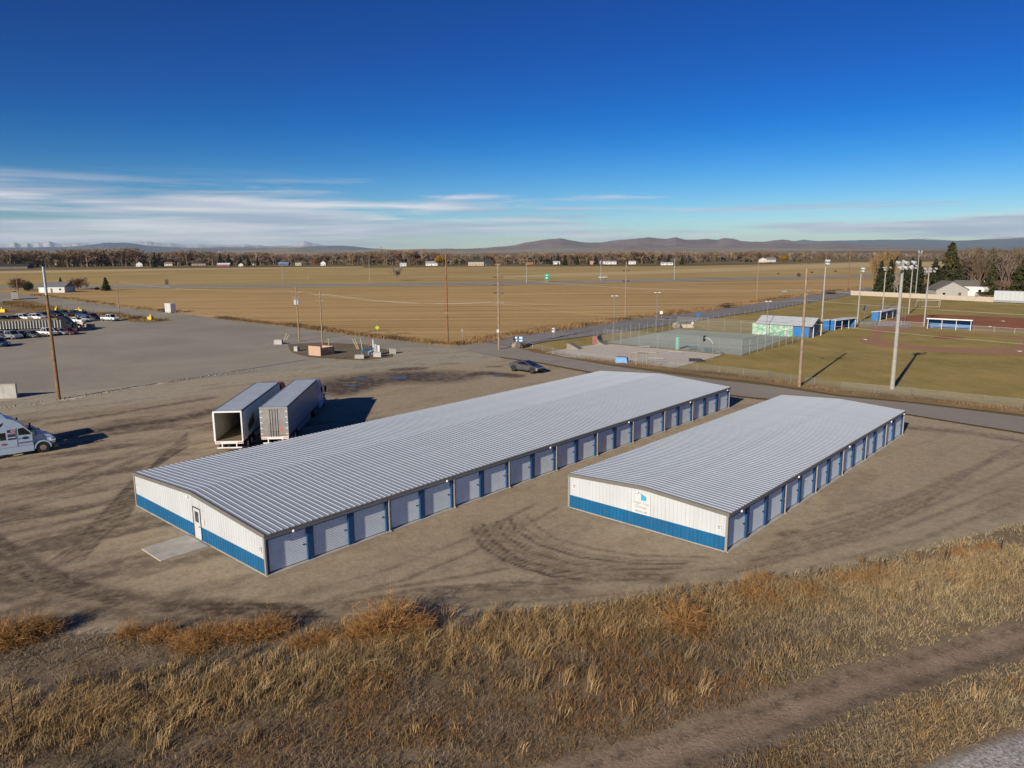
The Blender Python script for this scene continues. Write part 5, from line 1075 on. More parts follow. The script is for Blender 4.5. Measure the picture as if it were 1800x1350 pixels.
def gen_conifer(seed, h=14., r=.26, n=2600, col=(.035, .045, .022), tip=(.10, .085, .035)):
    rs = np.random.RandomState(seed); C, D = [], []
    nb = 150
    for i in range(nb):
        t = (i+rs.rand())/nb; z_ = h*(.05+.93*t); L = h*r*(1-t)**.8*rs.uniform(.7, 1.15)+.1; a = rs.rand()*6.283; m_ = max(3, int(n/nb*(1.6-1.3*t)))
        u_ = rs.rand(m_)**.7; x = L*u_; C.append(np.stack([x*math.cos(a)+rs.normal(0, .05*h*.2, m_), x*math.sin(a)+rs.normal(0, .05*h*.2, m_), z_-x*.28+rs.normal(0, .012*h, m_)], 1))
    C = np.concatenate(C); v, q, c = leafquads(C, h*.026, rs, .5, col, .5)
    k = np.repeat((rs.rand(len(C)) < .22)[:, None], 4, 0); c = np.where(k, np.array(tip)*rs.uniform(.6, 1.1), c)
    tv, tq = seg_prism([(0, 0, 0)], [(0, 0, h*.96)], [h*.017], [h*.002], 7); return dict(tv=tv, tq=tq, tc=np.tile([.09, .06, .04], (len(tv), 1)), cv=v, cq=q, cc=c)
def gen_leafy(seed, h=10., rx=.42, n=2200, col=(.36, .20, .035), hang=.4, lobes=9, cz=.56):
    rs = np.random.RandomState(seed); L = rs.normal(size=(lobes, 3)); L /= np.linalg.norm(L, axis=1)[:, None]; L *= rs.uniform(.2, .62, (lobes, 1)); i = rs.randint(0, lobes, n)
    p = rs.normal(size=(n, 3)); p /= np.linalg.norm(p, axis=1)[:, None]; p *= (rs.rand(n, 1)**.5)*.48; C = (L[i]+p)*np.array([h*rx, h*rx, h*.42])+np.array([0, 0, h*cz]); C[:, 2] = np.clip(C[:, 2], h*.04, h)
    v, q, c = leafquads(C, h*.03, rs, hang, col, .4); b = gen_bare(seed+3, h*.8, .8, .6, 5, (4, 4), .05, (.1, .07, .05)); return dict(tv=b['tv'], tq=b['tq'], tc=b['tc'], cv=v, cq=q, cc=c)
def tmesh(g, nm): return npmesh('trunk', g['tv'], g['tq'], mats=[M_TWIG], colors=g['tc']), npmesh('crown', g['cv'], g['cq'], mats=[M_LEAF if nm == 'leaf' else M_TWIG], colors=g['cc'])
GREY, REDD, TAN, OLV = (.31, .245, .19), (.29, .19, .13), (.40, .31, .22), (.25, .19, .12)
gb = [gen_bare(11+k, 15, sp, up, li, su, .11, c) for k, (sp, up, li, su, c) in enumerate(((.8, .5, 7, (6, 5, 5), GREY), (.9, .42, 8, (5, 5, 5), REDD), (.45, .85, 8, (5, 5, 5), TAN), (.75, .6, 7, (6, 5, 5), OLV)))]
PROTO = {'bare_grey': tmesh(gb[0], ''), 'bare_red': tmesh(gb[1], ''), 'bare_tall': tmesh(gb[2], ''), 'bare_olive': tmesh(gb[3], ''),
 'conifer': tmesh(gen_conifer(5, 14, .26), 'leaf'), 'conifer_slim': tmesh(gen_conifer(6, 14, .17, 2200), 'leaf'), 'spruce': tmesh(gen_conifer(8, 14, .34, 5200, (.05, .055, .022), (.16, .11, .04)), 'leaf'),
 'willow': tmesh(gen_leafy(3, 12, .5, 2600, (.38, .22, .03)), 'leaf'), 'rust_tree': tmesh(gen_leafy(4, 12, .46, 2200, (.34, .13, .035)), 'leaf'), 'shrub_dark': tmesh(gen_leafy(9, 5, .5, 1500, (.035, .04, .02), .1, 12, .40), 'leaf'), 'shrub_brown': tmesh(gen_leafy(10, 5, .6, 1300, (.15, .095, .05), .1, 14, .40), 'leaf'),
 'white_bark': tmesh(gen_bare(31, 12, .7, .55, 6, (4, 4, 3), .09, (.40, .35, .29)), ''), 'poplar': tmesh(gen_bare(33, 24, .26, .95, 16, (7, 6, 4), .12, (.30, .20, .10)), ''), 'tall_bare': tmesh(gen_bare(35, 22, .42, .8, 9, (6, 6, 5),   .10, (.19, .135, .09)), '')}
HREF = dict(bare_grey=15, bare_red=15, bare_tall=15, bare_olive=15, conifer=14, conifer_slim=14, spruce=14, willow=10.4, rust_tree=10.4, shrub_dark=4.4, shrub_brown=4.4, white_bark=12, poplar=24, tall_bare=22)
def tree(kind, label, loc, h, group=None, wide=1., name=None):
    nm = name or {'c': 'conifer_tree', 's': 'shrub'}.get(kind[0] if kind.startswith(('conifer', 'shrub')) else '', 'bare_tree' if 'bare' in kind or kind in ('poplar', 'white_bark') else 'spruce_tree' if kind == 'spruce' else 'autumn_tree')
    t = T(nm, label, 'shrub' if nm == 'shrub' else 'tree', (loc[0], loc[1], -.1), rnd.uniform(0, 6.28), group); k = h/HREF[kind]; t.scale = (k*wide, k*wide, k)
    link('trunk', PROTO[kind][0], t); link('crown', PROTO[kind][1], t); return t
def tpx(kind, label, px, base, top, group=None, wide=1., d=None):
    if d: r_ = ray(px, 700); k = d/math.hypot(r_.x, r_.y); p = Vector((r_.x*k, r_.y*k, 0))
    else: p = P(px, base); d = math.hypot(p.x, p.y)
    return tree(kind, label, p, max(1., PD(px, top, d).z), group, wide)
# far tree line: single trees one can tell apart
far = [('conifer', 273, 470, 443, 'dark conifer between pale houses on the left of the far tree line', .9), ('shrub_dark', 285, 470, 458, 'dark round evergreen right of the left far conifer', 1), ('shrub_dark', 321, 468, 457, 'dark evergreen pair left of the yellow willow, left one', 1), ('shrub_dark', 334, 468, 459, 'dark evergreen pair left of the yellow willow, right one', 1),
 ('willow', 371, 466, 447.5, 'big yellow willow in the far tree line on the left', 1.35), ('conifer', 388, 467, 445, 'dark conifer just right of the yellow willow', 1), ('conifer', 403, 467, 446, 'broad dark conifer second right of the yellow willow', 1.35), ('conifer', 423, 467, 449, 'dark conifer behind the small white shed', 1.2), ('conifer', 437, 467, 449, 'dark conifer right of the small white shed', 1.1), ('conifer_slim', 453, 467, 451, 'slim conifer left of the blue farm building', 1),
 ('rust_tree', 510, 464, 450, 'orange tree right of the blue farm building', 1.2), ('rust_tree', 555, 466, 457, 'rusty low tree left of the white gabled house', 1.4), ('bare_grey', 585, 467, 448, 'dark rounded bare tree right of the white gabled house', 1.1),
 ('bare_grey', 679, 467, 432, 'tallest rounded bare tree of the far tree line', 1.0), ('bare_tall', 711, 466, 436, 'tall pale bare tree right of the tallest one', 1.0), ('conifer_slim', 699, 464, 444, 'dark slim conifer between the two tallest bare trees', 1.), ('willow', 774, 467, 449, 'yellow willow right of the white house at the middle of the tree line', 1.2), ('bare_red', 786, 466, 443, 'reddish bare tree behind the middle yellow willow', 1.), ('conifer', 803, 463, 450, 'green conifer pair left of the beige barn, left one', 1.2), ('conifer', 810, 463, 450, 'green conifer pair left of the beige barn, right one', 1.2), ('conifer_slim', 851, 466, 449, 'slim conifer behind the beige barn', 1), ('rust_tree', 868, 463, 447, 'orange-red tree right of the beige barn', 1.2),
 ('conifer', 969, 465, 450, 'left conifer of the far right group', 1), ('conifer_slim', 981, 464, 445, 'tall pointed conifer second in the far right group', 1.1), ('conifer', 993, 466, 447, 'broad conifer third in the far right group', 1.2), ('conifer', 1015, 465, 449, 'lone conifer left of the pink shed', 1.2), ('conifer', 1034, 465, 455, 'small conifer beside the pink shed', 1.1), ('conifer', 1047, 465, 448, 'double conifer right of the pink shed', 1.2),
 ('conifer', 1127, 463, 450, 'broad conifer left of the dark thicket', 1.35), ('conifer', 1147, 463, 447.5, 'conifer inside the dark thicket', 1.2), ('bare_olive', 1150, 465, 453, 'bare shrub tree in front of the thicket conifer', 1.2), ('conifer', 1175, 465, 447, 'tall conifer of the right-hand pair before the hills', 1.1), ('conifer', 1199, 465, 448.5, 'right conifer of the pair before the hills', 1.2), ('bare_red', 1088, 464, 453, 'round reddish bare tree among the white sheds', 1.),
 ('willow', 1377, 460.5, 449, 'yellow willow at the right of the far hamlet', 1.5), ('shrub_dark', 1302, 460, 456, 'dark small evergreen left of the hamlet house', 1), ('shrub_dark', 1312, 461, 454.5, 'blue-green round evergreen left of the hamlet house', 1.2), ('shrub_dark', 1320, 461, 456, 'blue-green evergreen touching the hamlet house', 1.1), ('shrub_dark', 1353, 460.5, 455, 'evergreen before the hamlet house', 1.1), ('shrub_dark', 1396, 460, 454, 'dark evergreen right of the hamlet willow', .8), ('shrub_dark', 1406, 460, 455, 'last evergreen right of the hamlet willow', .9),
 ('bare_grey', 696.5, 494, 464, 'lone bare tree standing beside the highway', 1.5),
 ('shrub_brown', 32, 511, 484, 'brown bare bush left of the white house by the left road', 1.1), ('shrub_dark', 50, 512, 490, 'dark bush touching the white house by the left road', 1.0), ('conifer', 107, 500, 487, 'small conifer behind the white house by the left road', 1.3), ('shrub_brown', 137, 509, 484, 'wide rusty bush right of the white house by the left road', 1.25), ('bare_olive', 152, 510, 493, 'low bare tree beside the wide rusty bush', 1.2), ('shrub_dark', 170, 510, 503, 'low dark shrub left of the round conifer', 1.4), ('conifer', 187, 511, 487, 'round dark conifer at the end of the left hedge', 1.5),
 ('shrub_brown', 1276, 541, 530, 'brown thicket in the field verge along the side road', 2.2), ('shrub_brown', 1458, 517, 507, 'brown thicket near the far end of the side road', 2.4), ('shrub_brown', 1404, 487, 478, 'reddish round bush on the highway verge', .8), ('shrub_brown', 1368, 482, 479, 'low dark bush beyond the highway, left', 1.6), ('shrub_brown', 1427, 480, 476.5, 'low dark bush beyond the highway, middle', 1.6), ('shrub_brown', 1469, 478, 474.5, 'low dark bush beyond the highway, right', 1.6)]
for kind, px, b_, tp_, lab, w_ in far: tpx(kind, lab, px, b_, tp_, None, w_)
# trees on the right behind the block wall
for kind, px, tp_, d, lab, w_ in (('poplar', 1532, 436, 345, 'leftmost of the tall straw-coloured poplars at the road end', 1.5), ('poplar', 1546, 434, 348, 'middle tall straw-coloured poplar at the road end', 1.6), ('poplar', 1518, 447, 352, 'thin poplar at the left of the poplar group', 1.3), ('poplar', 1541, 450, 338, 'front poplar of the group at the road end', 1.3), ('conifer_slim', 1530, 458, 332, 'dark slim evergreen under the left poplar', 1.2), ('conifer_slim', 1547, 456, 334, 'dark slim evergreen under the right poplar', 1.2),
  ('white_bark', 1555, 478, 318, 'white-barked bare tree behind the backstop', 1.2), ('white_bark', 1562, 484, 314, 'small white-barked tree right of the taller one', 1.1), ('conifer', 1571, 457, 330, 'dark conifer left of three behind the light poles', 1.1), ('conifer', 1583, 453, 333, 'middle dark conifer behind the light poles', 1.1), ('conifer', 1594, 454, 331, 'right dark conifer behind the light poles', 1.1), ('conifer', 1622, 455, 325, 'broad dark conifer left of the giant spruce', 1.3), ('spruce', 1648, 426, 330, 'giant spruce towering behind the grey house', 1.0), ('conifer', 1662, 470, 318, 'dark conifer right below the giant spruce', 1.35), ('conifer', 1634, 474, 316, 'dark conifer left below the giant spruce', 1.3),
  ('tall_bare', 1690, 433, 350, 'tall hazy bare tree right of the giant spruce', 1.1), ('tall_bare', 1700, 440, 345, 'bare tree left of the olive evergreen', 1.1), ('tall_bare', 1735, 434, 352, 'tall bare tree above the long white trailer', 1.1), ('tall_bare', 1758, 428, 356, 'tallest bare tree near the right edge', 1.1), ('tall_bare', 1778, 436, 350, 'bare tree between the tallest one and the right spruce', 1.1), ('spruce', 1720, 464, 300, 'olive evergreen behind the white camper', .95), ('spruce', 1775, 452, 268, 'large olive spruce behind the long white trailer', 1.15), ('spruce', 1805, 432, 262, 'tallest olive spruce cut by the right edge', 1.15), ('rust_tree', 1716, 503, 300, 'small orange shrub tree beside the camper', .45), ('rust_tree', 1731, 500, 302, 'orange column shrub right of the camper', .4), ('bare_red', 1745, 488, 290, 'reddish bush behind the left end of the long trailer', 1.2)):
    tpx(kind, lab, px, 0, tp_, None, w_, d+32 if px < 1715 else d+60)
# the rest of the far tree line reads as one mass
rs = np.random.RandomState(5); VV, QQ, CCc, nv = [], [], [], 0
def addtree(g, x, y, h, href, wid, dim=1.):
    global nv
    a = rs.rand()*6.283; k = h/href; c_, s_ = math.cos(a)*k*wid, math.sin(a)*k*wid; tint = dim*rs.uniform(.75, 1.2)*np.array([1, rs.uniform(.92, 1.04), rs.uniform(.85, 1.1)])
    for v, q, c in ((g['tv'], g['tq'], g['tc']), (g['cv'], g['cq'], g['cc'])):
        VV.append(np.stack([v[:, 0]*c_-v[:, 1]*s_+x, v[:, 0]*s_+v[:, 1]*c_+y, v[:, 2]*k-.1], 1)); QQ.append(q+nv); CCc.append(c*tint); nv += len(v)
lo = [gen_bare(51+k, 15, sp, up, 6, su, .24, c, .1) for k, (sp, up, su, c) in enumerate(((.8, .5, (5, 4, 3), GREY), (.9, .42, (4, 4, 4), REDD), (.42, .85, (5, 4, 3), TAN), (.7, .6, (5, 4, 3), OLV), (.6, .7, (5, 4, 3), (.36, .26, .18))))]
topl = [(-80, 441), (0, 439), (30, 440), (60, 440), (100, 441), (130, 437), (160, 439), (200, 437), (235, 436.5), (250, 444), (300, 443), (330, 440), (400, 443), (450, 444), (500, 447), (560, 446), (600, 444), (640, 444), (680, 440), (720, 440), (760, 443), (800, 446), (870, 449), (930, 444.5), (1000, 446), (1050, 443), (1120, 441.5), (1160, 443), (1200, 442), (1240, 444), (1300, 442), (1350, 441), (1400, 444), (1440, 443), (1480, 446), (1540, 445), (1600, 446), (1700, 446), (1900, 446)]
tx, ty = [p[0] for p in topl], [p[1] for p in topl]; basey = lambda px: np.interp(px, [0, 300, 850, 1200, 1300, 1500, 1900], [472, 467.5, 465.5, 463.5, 459, 457, 456])
for px in np.arange(-60, 1860, 3.7):
    for row in range(2 if px < 1500 else 1):
        q = px+rs.uniform(-3, 3); p = P(q, float(basey(q)-rs.uniform(.7, 1.7)-row*rs.uniform(1.2, 2.6))); d = math.hypot(p.x, p.y)
        h = PD(q, float(np.interp(q, tx, ty)-2.6+abs(rs.normal(0, 2.2))), d).z
        if rs.rand() < .10: continue
        if rs.rand() < .75: pf = P(q+rs.uniform(-3, 3), float(basey(q)-rs.uniform(.8, 1.6))); addtree(lo[rs.choice(5)], pf.x, pf.y, max(h*rs.uniform(.25, .5), 2.5), 15, rs.uniform(1.6, 2.6))
        k = rs.choice(5, p=[.3, .22, .2, .14, .14]); addtree(lo[k], p.x, p.y, max(h, 5), 15, rs.uniform(1.0, 1.5))
for px in np.arange(1668, 1850, 3.2):                          # bare wood behind the houses on the right
    for d_ in (392, 425, 470):
        q = px+rs.uniform(-3, 3); r_ = ray(float(q), 700.); kk = (d_+rs.uniform(-12, 12))/math.hypot(r_.x, r_.y); addtree(lo[rs.choice([0, 2, 2, 4])], r_.x*kk, r_.y*kk, rs.uniform(11, 20), 15, rs.uniform(.7, 1.0), .52)
wm = npmesh('woodland', np.concatenate(VV), np.concatenate(QQ), mats=[M_TWIG], colors=np.concatenate(CCc)); tag(link('woodland', wm), 'distant belt of bare brown trees along the far side of the fields', kind='stuff')
# ------------------------------------------------------------------ houses
def house(label, pxc, base, wpx, wallh, roofh, wallc, roofc, rz=0., depth=.7, kind='gable', d=None, ndoor=True, garage=False):
    if d: r_ = ray(pxc, 700); k = d/math.hypot(r_.x, r_.y); p = Vector((r_.x*k, r_.y*k, 0))
    else: p = P(pxc, base); d = math.hypot(p.x, p.y)
    w = wpx*d/F_PX; dp = w*depth; t = T('house', label, 'house', (p.x, p.y, -.05), math.atan2(-p.x, p.y)*.5+rz, 'houses beyond the fields' if d > 500 else None)
    wm_ = mat('wall_%.2f_%.2f_%.2f' % wallc, wallc, .7, var=.06); rm_ = mat('roof_%.2f_%.2f_%.2f' % roofc, roofc, .7, var=.12)
    MB().box(-w/2, w/2, -dp/2, dp/2, 0, wallh).build('wall', wm_, t)
    o_ = .35; z0 = wallh-.05
    if kind == 'gable':
        MB().loft([[(x, -dp/2-o_, z0), (x, dp/2+o_, z0), (x, 0, wallh+roofh)] for x in (-w/2-o_, w/2+o_)]).build('roof', rm_, t)
    else:                                      # gable end to the camera
        MB().loft([[(-w/2, y, wallh), (w/2, y, wallh), (0, y, wallh+roofh-.15)] for y in (-dp/2, dp/2)]).build('gable', wm_, t)
        MB().loft([[(-w/2-o_, y, z0-.1), (0, y, wallh+roofh-.12), (w/2+o_, y, z0-.1), (w/2+o_, y, z0+.12), (0, y, wallh+roofh+.12), (-w/2-o_, y, z0+.12)] for y in (-dp/2-o_, dp/2+o_)]).build('roof', rm_, t)
    n = max(2, int(w/4)); yf = -dp/2
    for k in range(n):
        x = -w/2+(k+.5)*w/n
        if garage and k == 0: MB().box(x-1.3, x+1.3, yf-.04, yf, .05, 2.3).build('garage_door', WHITE, t); continue
        if ndoor and k == n//2: dd = MB().box(x-.5, x+.5, yf-.05, yf, .05, 2.1).build('door', mat('door_brown', (.16, .09, .06), .6), t); MB().box(x+.3, x+.38, yf-.09, yf-.05, 1.0, 1.1).build('handle', GALV, dd); continue
        f_ = MB().box(x-.65, x+.65, yf-.04, yf, 1.0, 2.2).build('window', WHITE, t); MB().box(x-.55, x+.55, yf-.055, yf-.04, 1.1, 2.1).build('pane', GL, f_)
    return t
H = [('dark hip-roofed house with white porch at the far left', 23, 472, 44, 3.0, 3.4, (.16, .13, .11), (.05, .048, .045), 0, .6, 'gable'), ('tan gabled house among the bare trees on the left', 112, 465, 20, 3.2, 4.2, (.40, .32, .22), (.32, .24, .15), .4, .7, 'end'),
 ('long house with blue-grey roof left of the first conifer', 151, 465.5, 26, 3.6, 2.8, (.12, .1, .09), (.22, .26, .32), 0, .4, 'gable'), ('long dark low barn left of the first conifer', 202, 466, 26, 3.0, 2.0, (.07, .06, .055), (.10, .11, .13), 0, .4, 'gable'), ('small white gabled house left of the first conifer', 246, 468.5, 9, 4.0, 3.0, (.68, .68, .67), (.2, .2, .2), 0, .9, 'end'), ('white house corner right of the first conifer', 297, 467, 12, 3.0, 2.4, (.6, .58, .55), (.24, .18, .14), 0, .8, 'gable'),
 ('brown-roofed ranch left of the yellow willow', 349, 466.5, 24, 2.8, 2.2, (.3, .25, .2), (.09, .075, .065), 0, .5, 'gable'), ('white-roofed red garage right of the yellow willow', 394, 468, 19, 2.6, 2.2, (.30, .10, .08), (.66, .66, .66), 0, .6, 'gable'), ('small white shed before the dark conifers', 424, 468, 7, 2.6, 1.8, (.70, .70, .70), (.5, .5, .5), 0, .8, 'end'), ('white shed right of the dark conifers', 446, 466, 9, 4.2, 1.6, (.55, .55, .55), (.3, .3, .3), 0, .8, 'gable'),
 ('tall bright blue farm building with white roof', 485.5, 463, 25, 7.0, 2.6, (.04, .20, .45), (.66, .68, .70), 0, .6, 'gable'), ('low blue-roofed shed before the blue farm building', 499, 467, 16, 3.0, 2.4, (.10, .11, .14), (.16, .26, .42), 0, .6, 'gable'), ('tan box shed right of the orange tree', 525, 467, 10, 4.2, .6, (.44, .38, .28), (.4, .36, .3), 0, .6, 'gable'), ('white gabled house between the rusty tree and the dark tree', 568.5, 467, 8, 4.2, 2.8, (.68, .68, .68), (.3, .3, .3), 0, .9, 'end'),
 ('white roof behind the tallest bare tree', 689, 462, 9, 5.5, 2.6, (.66, .66, .66), (.6, .6, .6), 0, .8, 'gable'), ('low white house right below the tallest bare tree', 709, 468, 11, 2.8, 1.8, (.68, .68, .68), (.55, .55, .55), 0, .8, 'gable'), ('white house with porch left of the middle willow', 759, 467, 20, 3.2, 3.0, (.68, .68, .67), (.32, .3, .3), 0, .6, 'gable'), ('large beige barn with dark roof in the middle of the tree line', 837, 467, 27, 5.2, 3.4, (.45, .36, .27), (.06, .06, .065), 0, .6, 'gable'), ('black annex right of the beige barn', 857.5, 467, 13, 5.0, 3.0, (.035, .035, .04), (.05, .05, .05), 0, .9, 'gable'),
 ('pink-roofed house at the left of the conifer group', 913, 462, 16, 3.2, 2.6, (.5, .42, .36), (.36, .26, .22), 0, .7, 'gable'), ('orange timber shed at the field edge', 930, 465, 12, 2.2, 1.2, (.34, .15, .05), (.42, .2, .07), 0, .6, 'gable'), ('white mobile home under the pointed conifer', 977, 464.5, 14, 2.6, 1.8, (.7, .7, .7), (.5, .5, .5), 0, .5, 'gable'), ('pink shed between two conifers', 1041, 464.5, 7, 3.0, 1.8, (.55, .33, .27), (.45, .28, .24), 0, .8, 'gable'), ('white trailer home right of the double conifer, left one', 1059, 464.5, 9, 3.2, 1.2, (.7, .7, .7), (.45, .45, .48), 0, .6, 'gable'), ('white trailer home right of the double conifer, right one', 1074, 464.5, 18, 3.0, 1.6, (.66, .66, .66), (.4, .38, .36), 0, .4, 'gable'), ('white garage left of the broad conifer', 1111, 464.5, 12, 3.0, 1.6, (.68, .68, .68), (.5, .5, .5), 0, .6, 'gable'), ('white low house before the right-hand conifer pair', 1172, 466, 20, 2.4, 1.4, (.66, .66, .66), (.45, .45, .45), 0, .5, 'gable'),
 ('pale pink hamlet house left of its grey-roofed neighbour', 1340, 461, 12, 4.0, 3.0, (.6, .52, .46), (.33, .3, .3), 0, .8, 'end'), ('grey-roofed hamlet house left of the willow', 1354, 460.5, 15, 3.4, 3.6, (.5, .48, .45), (.2, .19, .19), 0, .8, 'gable')]
for lab, px, b_, w_, wh, rh, wc, rc_, rz, dp, kd in H: house(lab, px, b_, w_, wh, rh, wc, rc_, rz, dp, kd)
house('white house with grey roof beside the left road', 101, 513.5, 40, 2.9, 2.3, (.55, .55, .54), (.16, .16, .17), -.35, .6, 'gable', garage=True)
hr = house('grey house with white gable trim behind the block wall', 1645, 0, 44, 3.2, 3.1, (.40, .38, .35), (.16, .14, .12), .15, .8, 'end', d=333)
house('brown-roofed wing on the right of the grey house', 1677, 0, 30, 3.0, 3.2, (.36, .33, .29), (.13, .115, .10), .15, .6, 'gable', d=347)
house('white two-storey house among the bare trees on the right', 1680, 0, 14, 6.0, 3.0, (.66, .64, .62), (.45, .42, .4), .1, .8, 'end', d=430); house('pale house right of the two-storey one among the bare trees', 1697, 0, 16, 5.6, 3.4, (.60, .55, .52), (.42, .36, .34), .1, .8, 'end', d=435)
# camper and long trailer behind the wall
p = P(1702, 525.5); cv_ = T('camper_trailer', 'white fifth-wheel camper parked behind the block wall', 'camper', (p.x*1.03, p.y*1.03, 0), R(-62)); cv_.scale = (1.2, 1.2, 1.25); CW = paint('camper_white', (.74, .73, .70))
MB().prism([(-5.4, .6), (-5.4, 3.1), (-4.8, 3.3), (2.6, 3.45), (4.8, 3.4), (5.5, 2.7), (5.2, 2.0), (2.8, 1.8), (2.6, .6)], -1.25, 1.25).build('body', CW, cv_)
for x in (-4.6, -2.6, 3.6): f_ = MB().box(x, x+.9, -1.28, -1.25, 1.9, 2.6).build('window', GL, cv_)
MB().box(-.6, .1, -1.28, -1.25, .7, 2.6).build('door', mat('camper_door', (.6, .6, .58), .5), cv_)
for x in (-2.2, -1.3):
    for s in (-1, 1): wheel(cv_, x, s*1.05, .38, .38, .25)
MB().box(-5.0, 2.4, -.4, .4, .4, .62).build('chassis', M_FRAME, cv_); MB().box(2.5, 2.7, -.6, .6, .05, .7).build('landing_leg', M_FRAME, cv_)
a0, a1 = P(1746, 532), P(1860, 537); dv = a1-a0; lt = T('cargo_trailer', 'long plain pale cargo trailer at the right edge behind the field', 'trailer', (a0.x, a0.y, 0), math.atan2(dv.y, dv.x))
MB().box(0, 15, 0, 2.6, .9, 4.15).build('body', mat('pale_grey_sheet', (.50, .52, .53), .5, var=.05), lt); MB().box(-.05, 15.05, -.05, 2.65, 4.1, 4.2).build('roof', M_TRROOF, lt); MB().box(0, 15, -.03, 0, .25, .95).build('skirt', GALV, lt)
for x in (1.4, 2.6): wheel(lt, x, .35, .48, .48, .4); wheel(lt, x, 2.25, .48, .48, .4)
for k in range(1, 12): MB().box(k*1.25-.03, k*1.25+.03, -.03, 0, .96, 4.05).build('seam', GALV, lt)
# ------------------------------------------------------------------ hills and mountains
def ridge(name, pts, D, depth, m, seed, rough=.1, n=420, rows=16):
    px = np.linspace(pts[0][0], pts[-1][0], n); py = np.interp(px, [p[0] for p in pts], [p[1] for p in pts]); V = np.zeros((n, rows, 3))
    base = np.array([PD(float(a), float(b), D)[:] for a, b in zip(px, py)]); hh = np.maximum(base[:, 2], 2.)
    nn = fbm(px*1.0, px*0, 12, seed, 4)-.5; hh = hh*(1+1.2*rough*nn); hh[0] = hh[-1] = -5
    for j in range(rows):
        t = j/(rows-4); dist = D-depth*(1-t)
        k = dist/D; prof = np.clip(t, 0, 1)**1.5 if t <= 1 else max(0, 1-(t-1)*2.2)
        g_ = fbm(base[:, 0]/D*90+seed, np.full(n, j*1.0), 3.0, seed+5, 4)-.5
        V[:, j, 0] = base[:, 0]*k; V[:, j, 1] = base[:, 1]*k; V[:, j, 2] = hh*prof*(1+(.55*g_*(1-abs(2*min(t, 1)-1)) if t < 1 else 0))-6*(t == 0)
    ii = np.arange(n*rows).reshape(n, rows); Q = np.stack([ii[:-1, :-1], ii[1:, :-1], ii[1:, 1:], ii[:-1, 1:]], -1).reshape(-1, 4)
    tag(link(name, npmesh(name, V.reshape(-1, 3), Q, mats=[m], smooth=True)), kind='structure')
def m_hill(name, c0, c1, c2, s):
    t = NT(name); a = t.noise(1, 6, .65, t.coord((s, s, s*2))); b = t.noise(1, 5, .6, t.coord((s*3.5, s*3.5, s*9)))
    return t.done(t.mix(t.ramp(b, .45, .7, 0, .6), t.mix(t.ramp(a, .38, .6), c0, c1), c2), .95, 0, .05)
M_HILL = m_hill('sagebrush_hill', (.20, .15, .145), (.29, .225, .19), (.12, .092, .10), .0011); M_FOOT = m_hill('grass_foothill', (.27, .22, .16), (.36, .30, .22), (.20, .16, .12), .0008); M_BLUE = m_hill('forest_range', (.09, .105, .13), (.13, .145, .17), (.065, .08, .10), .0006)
ts = NT('snow_mountain'); gz = ts.n.new('ShaderNodeSeparateXYZ'); tcx = ts.n.new('ShaderNodeTexCoord'); ts.l.new(tcx.outputs['Object'], gz.inputs[0]); nz = ts.noise(1, 7, .7, ts.coord((.0023, .0023, .006)))
sn = ts.ramp(ts.math('ADD', gz.outputs[2], ts.math('MULTIPLY', nz, 290.)), 335., 450.); M_SNOW = ts.done(ts.mix(sn, (.07, .075, .085), (.58, .56, .56)), .9, 0, .1)
ridge('snow_mountains', [(-250, 434), (-60, 431), (-20, 428), (0, 430.5), (12, 428.5), (25, 427), (36, 430), (48, 427), (58, 429.5), (68, 427), (76, 427.5), (86, 423.5), (96, 427), (110, 429), (135, 427.5), (170, 428.5), (215, 427), (258, 424.5), (285, 427), (300, 427.5), (330, 430), (360, 429.5), (392, 431), (430, 429.5), (470, 432), (510, 431), (522, 427), (534, 423.5), (546, 426), (570, 430.5), (610, 432), (650, 436), (700, 440)], 32000, 5000, M_SNOW, 3, .12, 700)
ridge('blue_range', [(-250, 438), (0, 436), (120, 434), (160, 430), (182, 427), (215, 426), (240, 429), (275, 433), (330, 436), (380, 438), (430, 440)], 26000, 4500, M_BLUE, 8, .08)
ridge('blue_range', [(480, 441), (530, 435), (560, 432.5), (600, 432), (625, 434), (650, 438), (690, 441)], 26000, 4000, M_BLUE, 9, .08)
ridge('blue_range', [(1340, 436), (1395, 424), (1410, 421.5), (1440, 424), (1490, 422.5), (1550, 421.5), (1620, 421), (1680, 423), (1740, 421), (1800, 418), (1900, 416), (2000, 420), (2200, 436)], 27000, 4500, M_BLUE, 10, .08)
ridge('snow_mountains', [(1560, 428), (1600, 420.5), (1625, 419), (1650, 421.5), (1700, 424), (1740, 419), (1770, 416.5), (1830, 417), (1900, 426)], 33500, 3000, M_SNOW, 13, .1)
ridge('hills', [(700, 442), (790, 438.5), (850, 436), (905, 431), (925, 426), (940, 424), (960, 421), (985, 418.5), (1002, 422), (1020, 425.5), (1055, 426.5), (1085, 422), (1115, 419.5), (1140, 417), (1160, 420), (1172, 420), (1188, 417), (1204, 421.5), (1225, 421.5), (1243, 419.5), (1262, 421), (1272, 418.5), (1290, 419.5), (1305, 424), (1340, 425), (1362, 422), (1376, 420.5), (1400, 425), (1440, 427.5), (1480, 426.5), (1500, 430), (1560, 432), (1650, 435), (1800, 437), (2100, 440)], 14500, 4500, M_HILL, 21, .07, 700, 20)
ridge('foothills', [(380, 441.5), (440, 439), (480, 437.5), (520, 436), (545, 438), (600, 439), (700, 438.5), (790, 437), (850, 438.5), (920, 438), (990, 436.5), (1060, 437), (1150, 438.5), (1250, 435.5), (1350, 436), (1450, 437), (1600, 438.5), (1900, 441)], 10500, 2500, M_FOOT, 25, .12, 420)
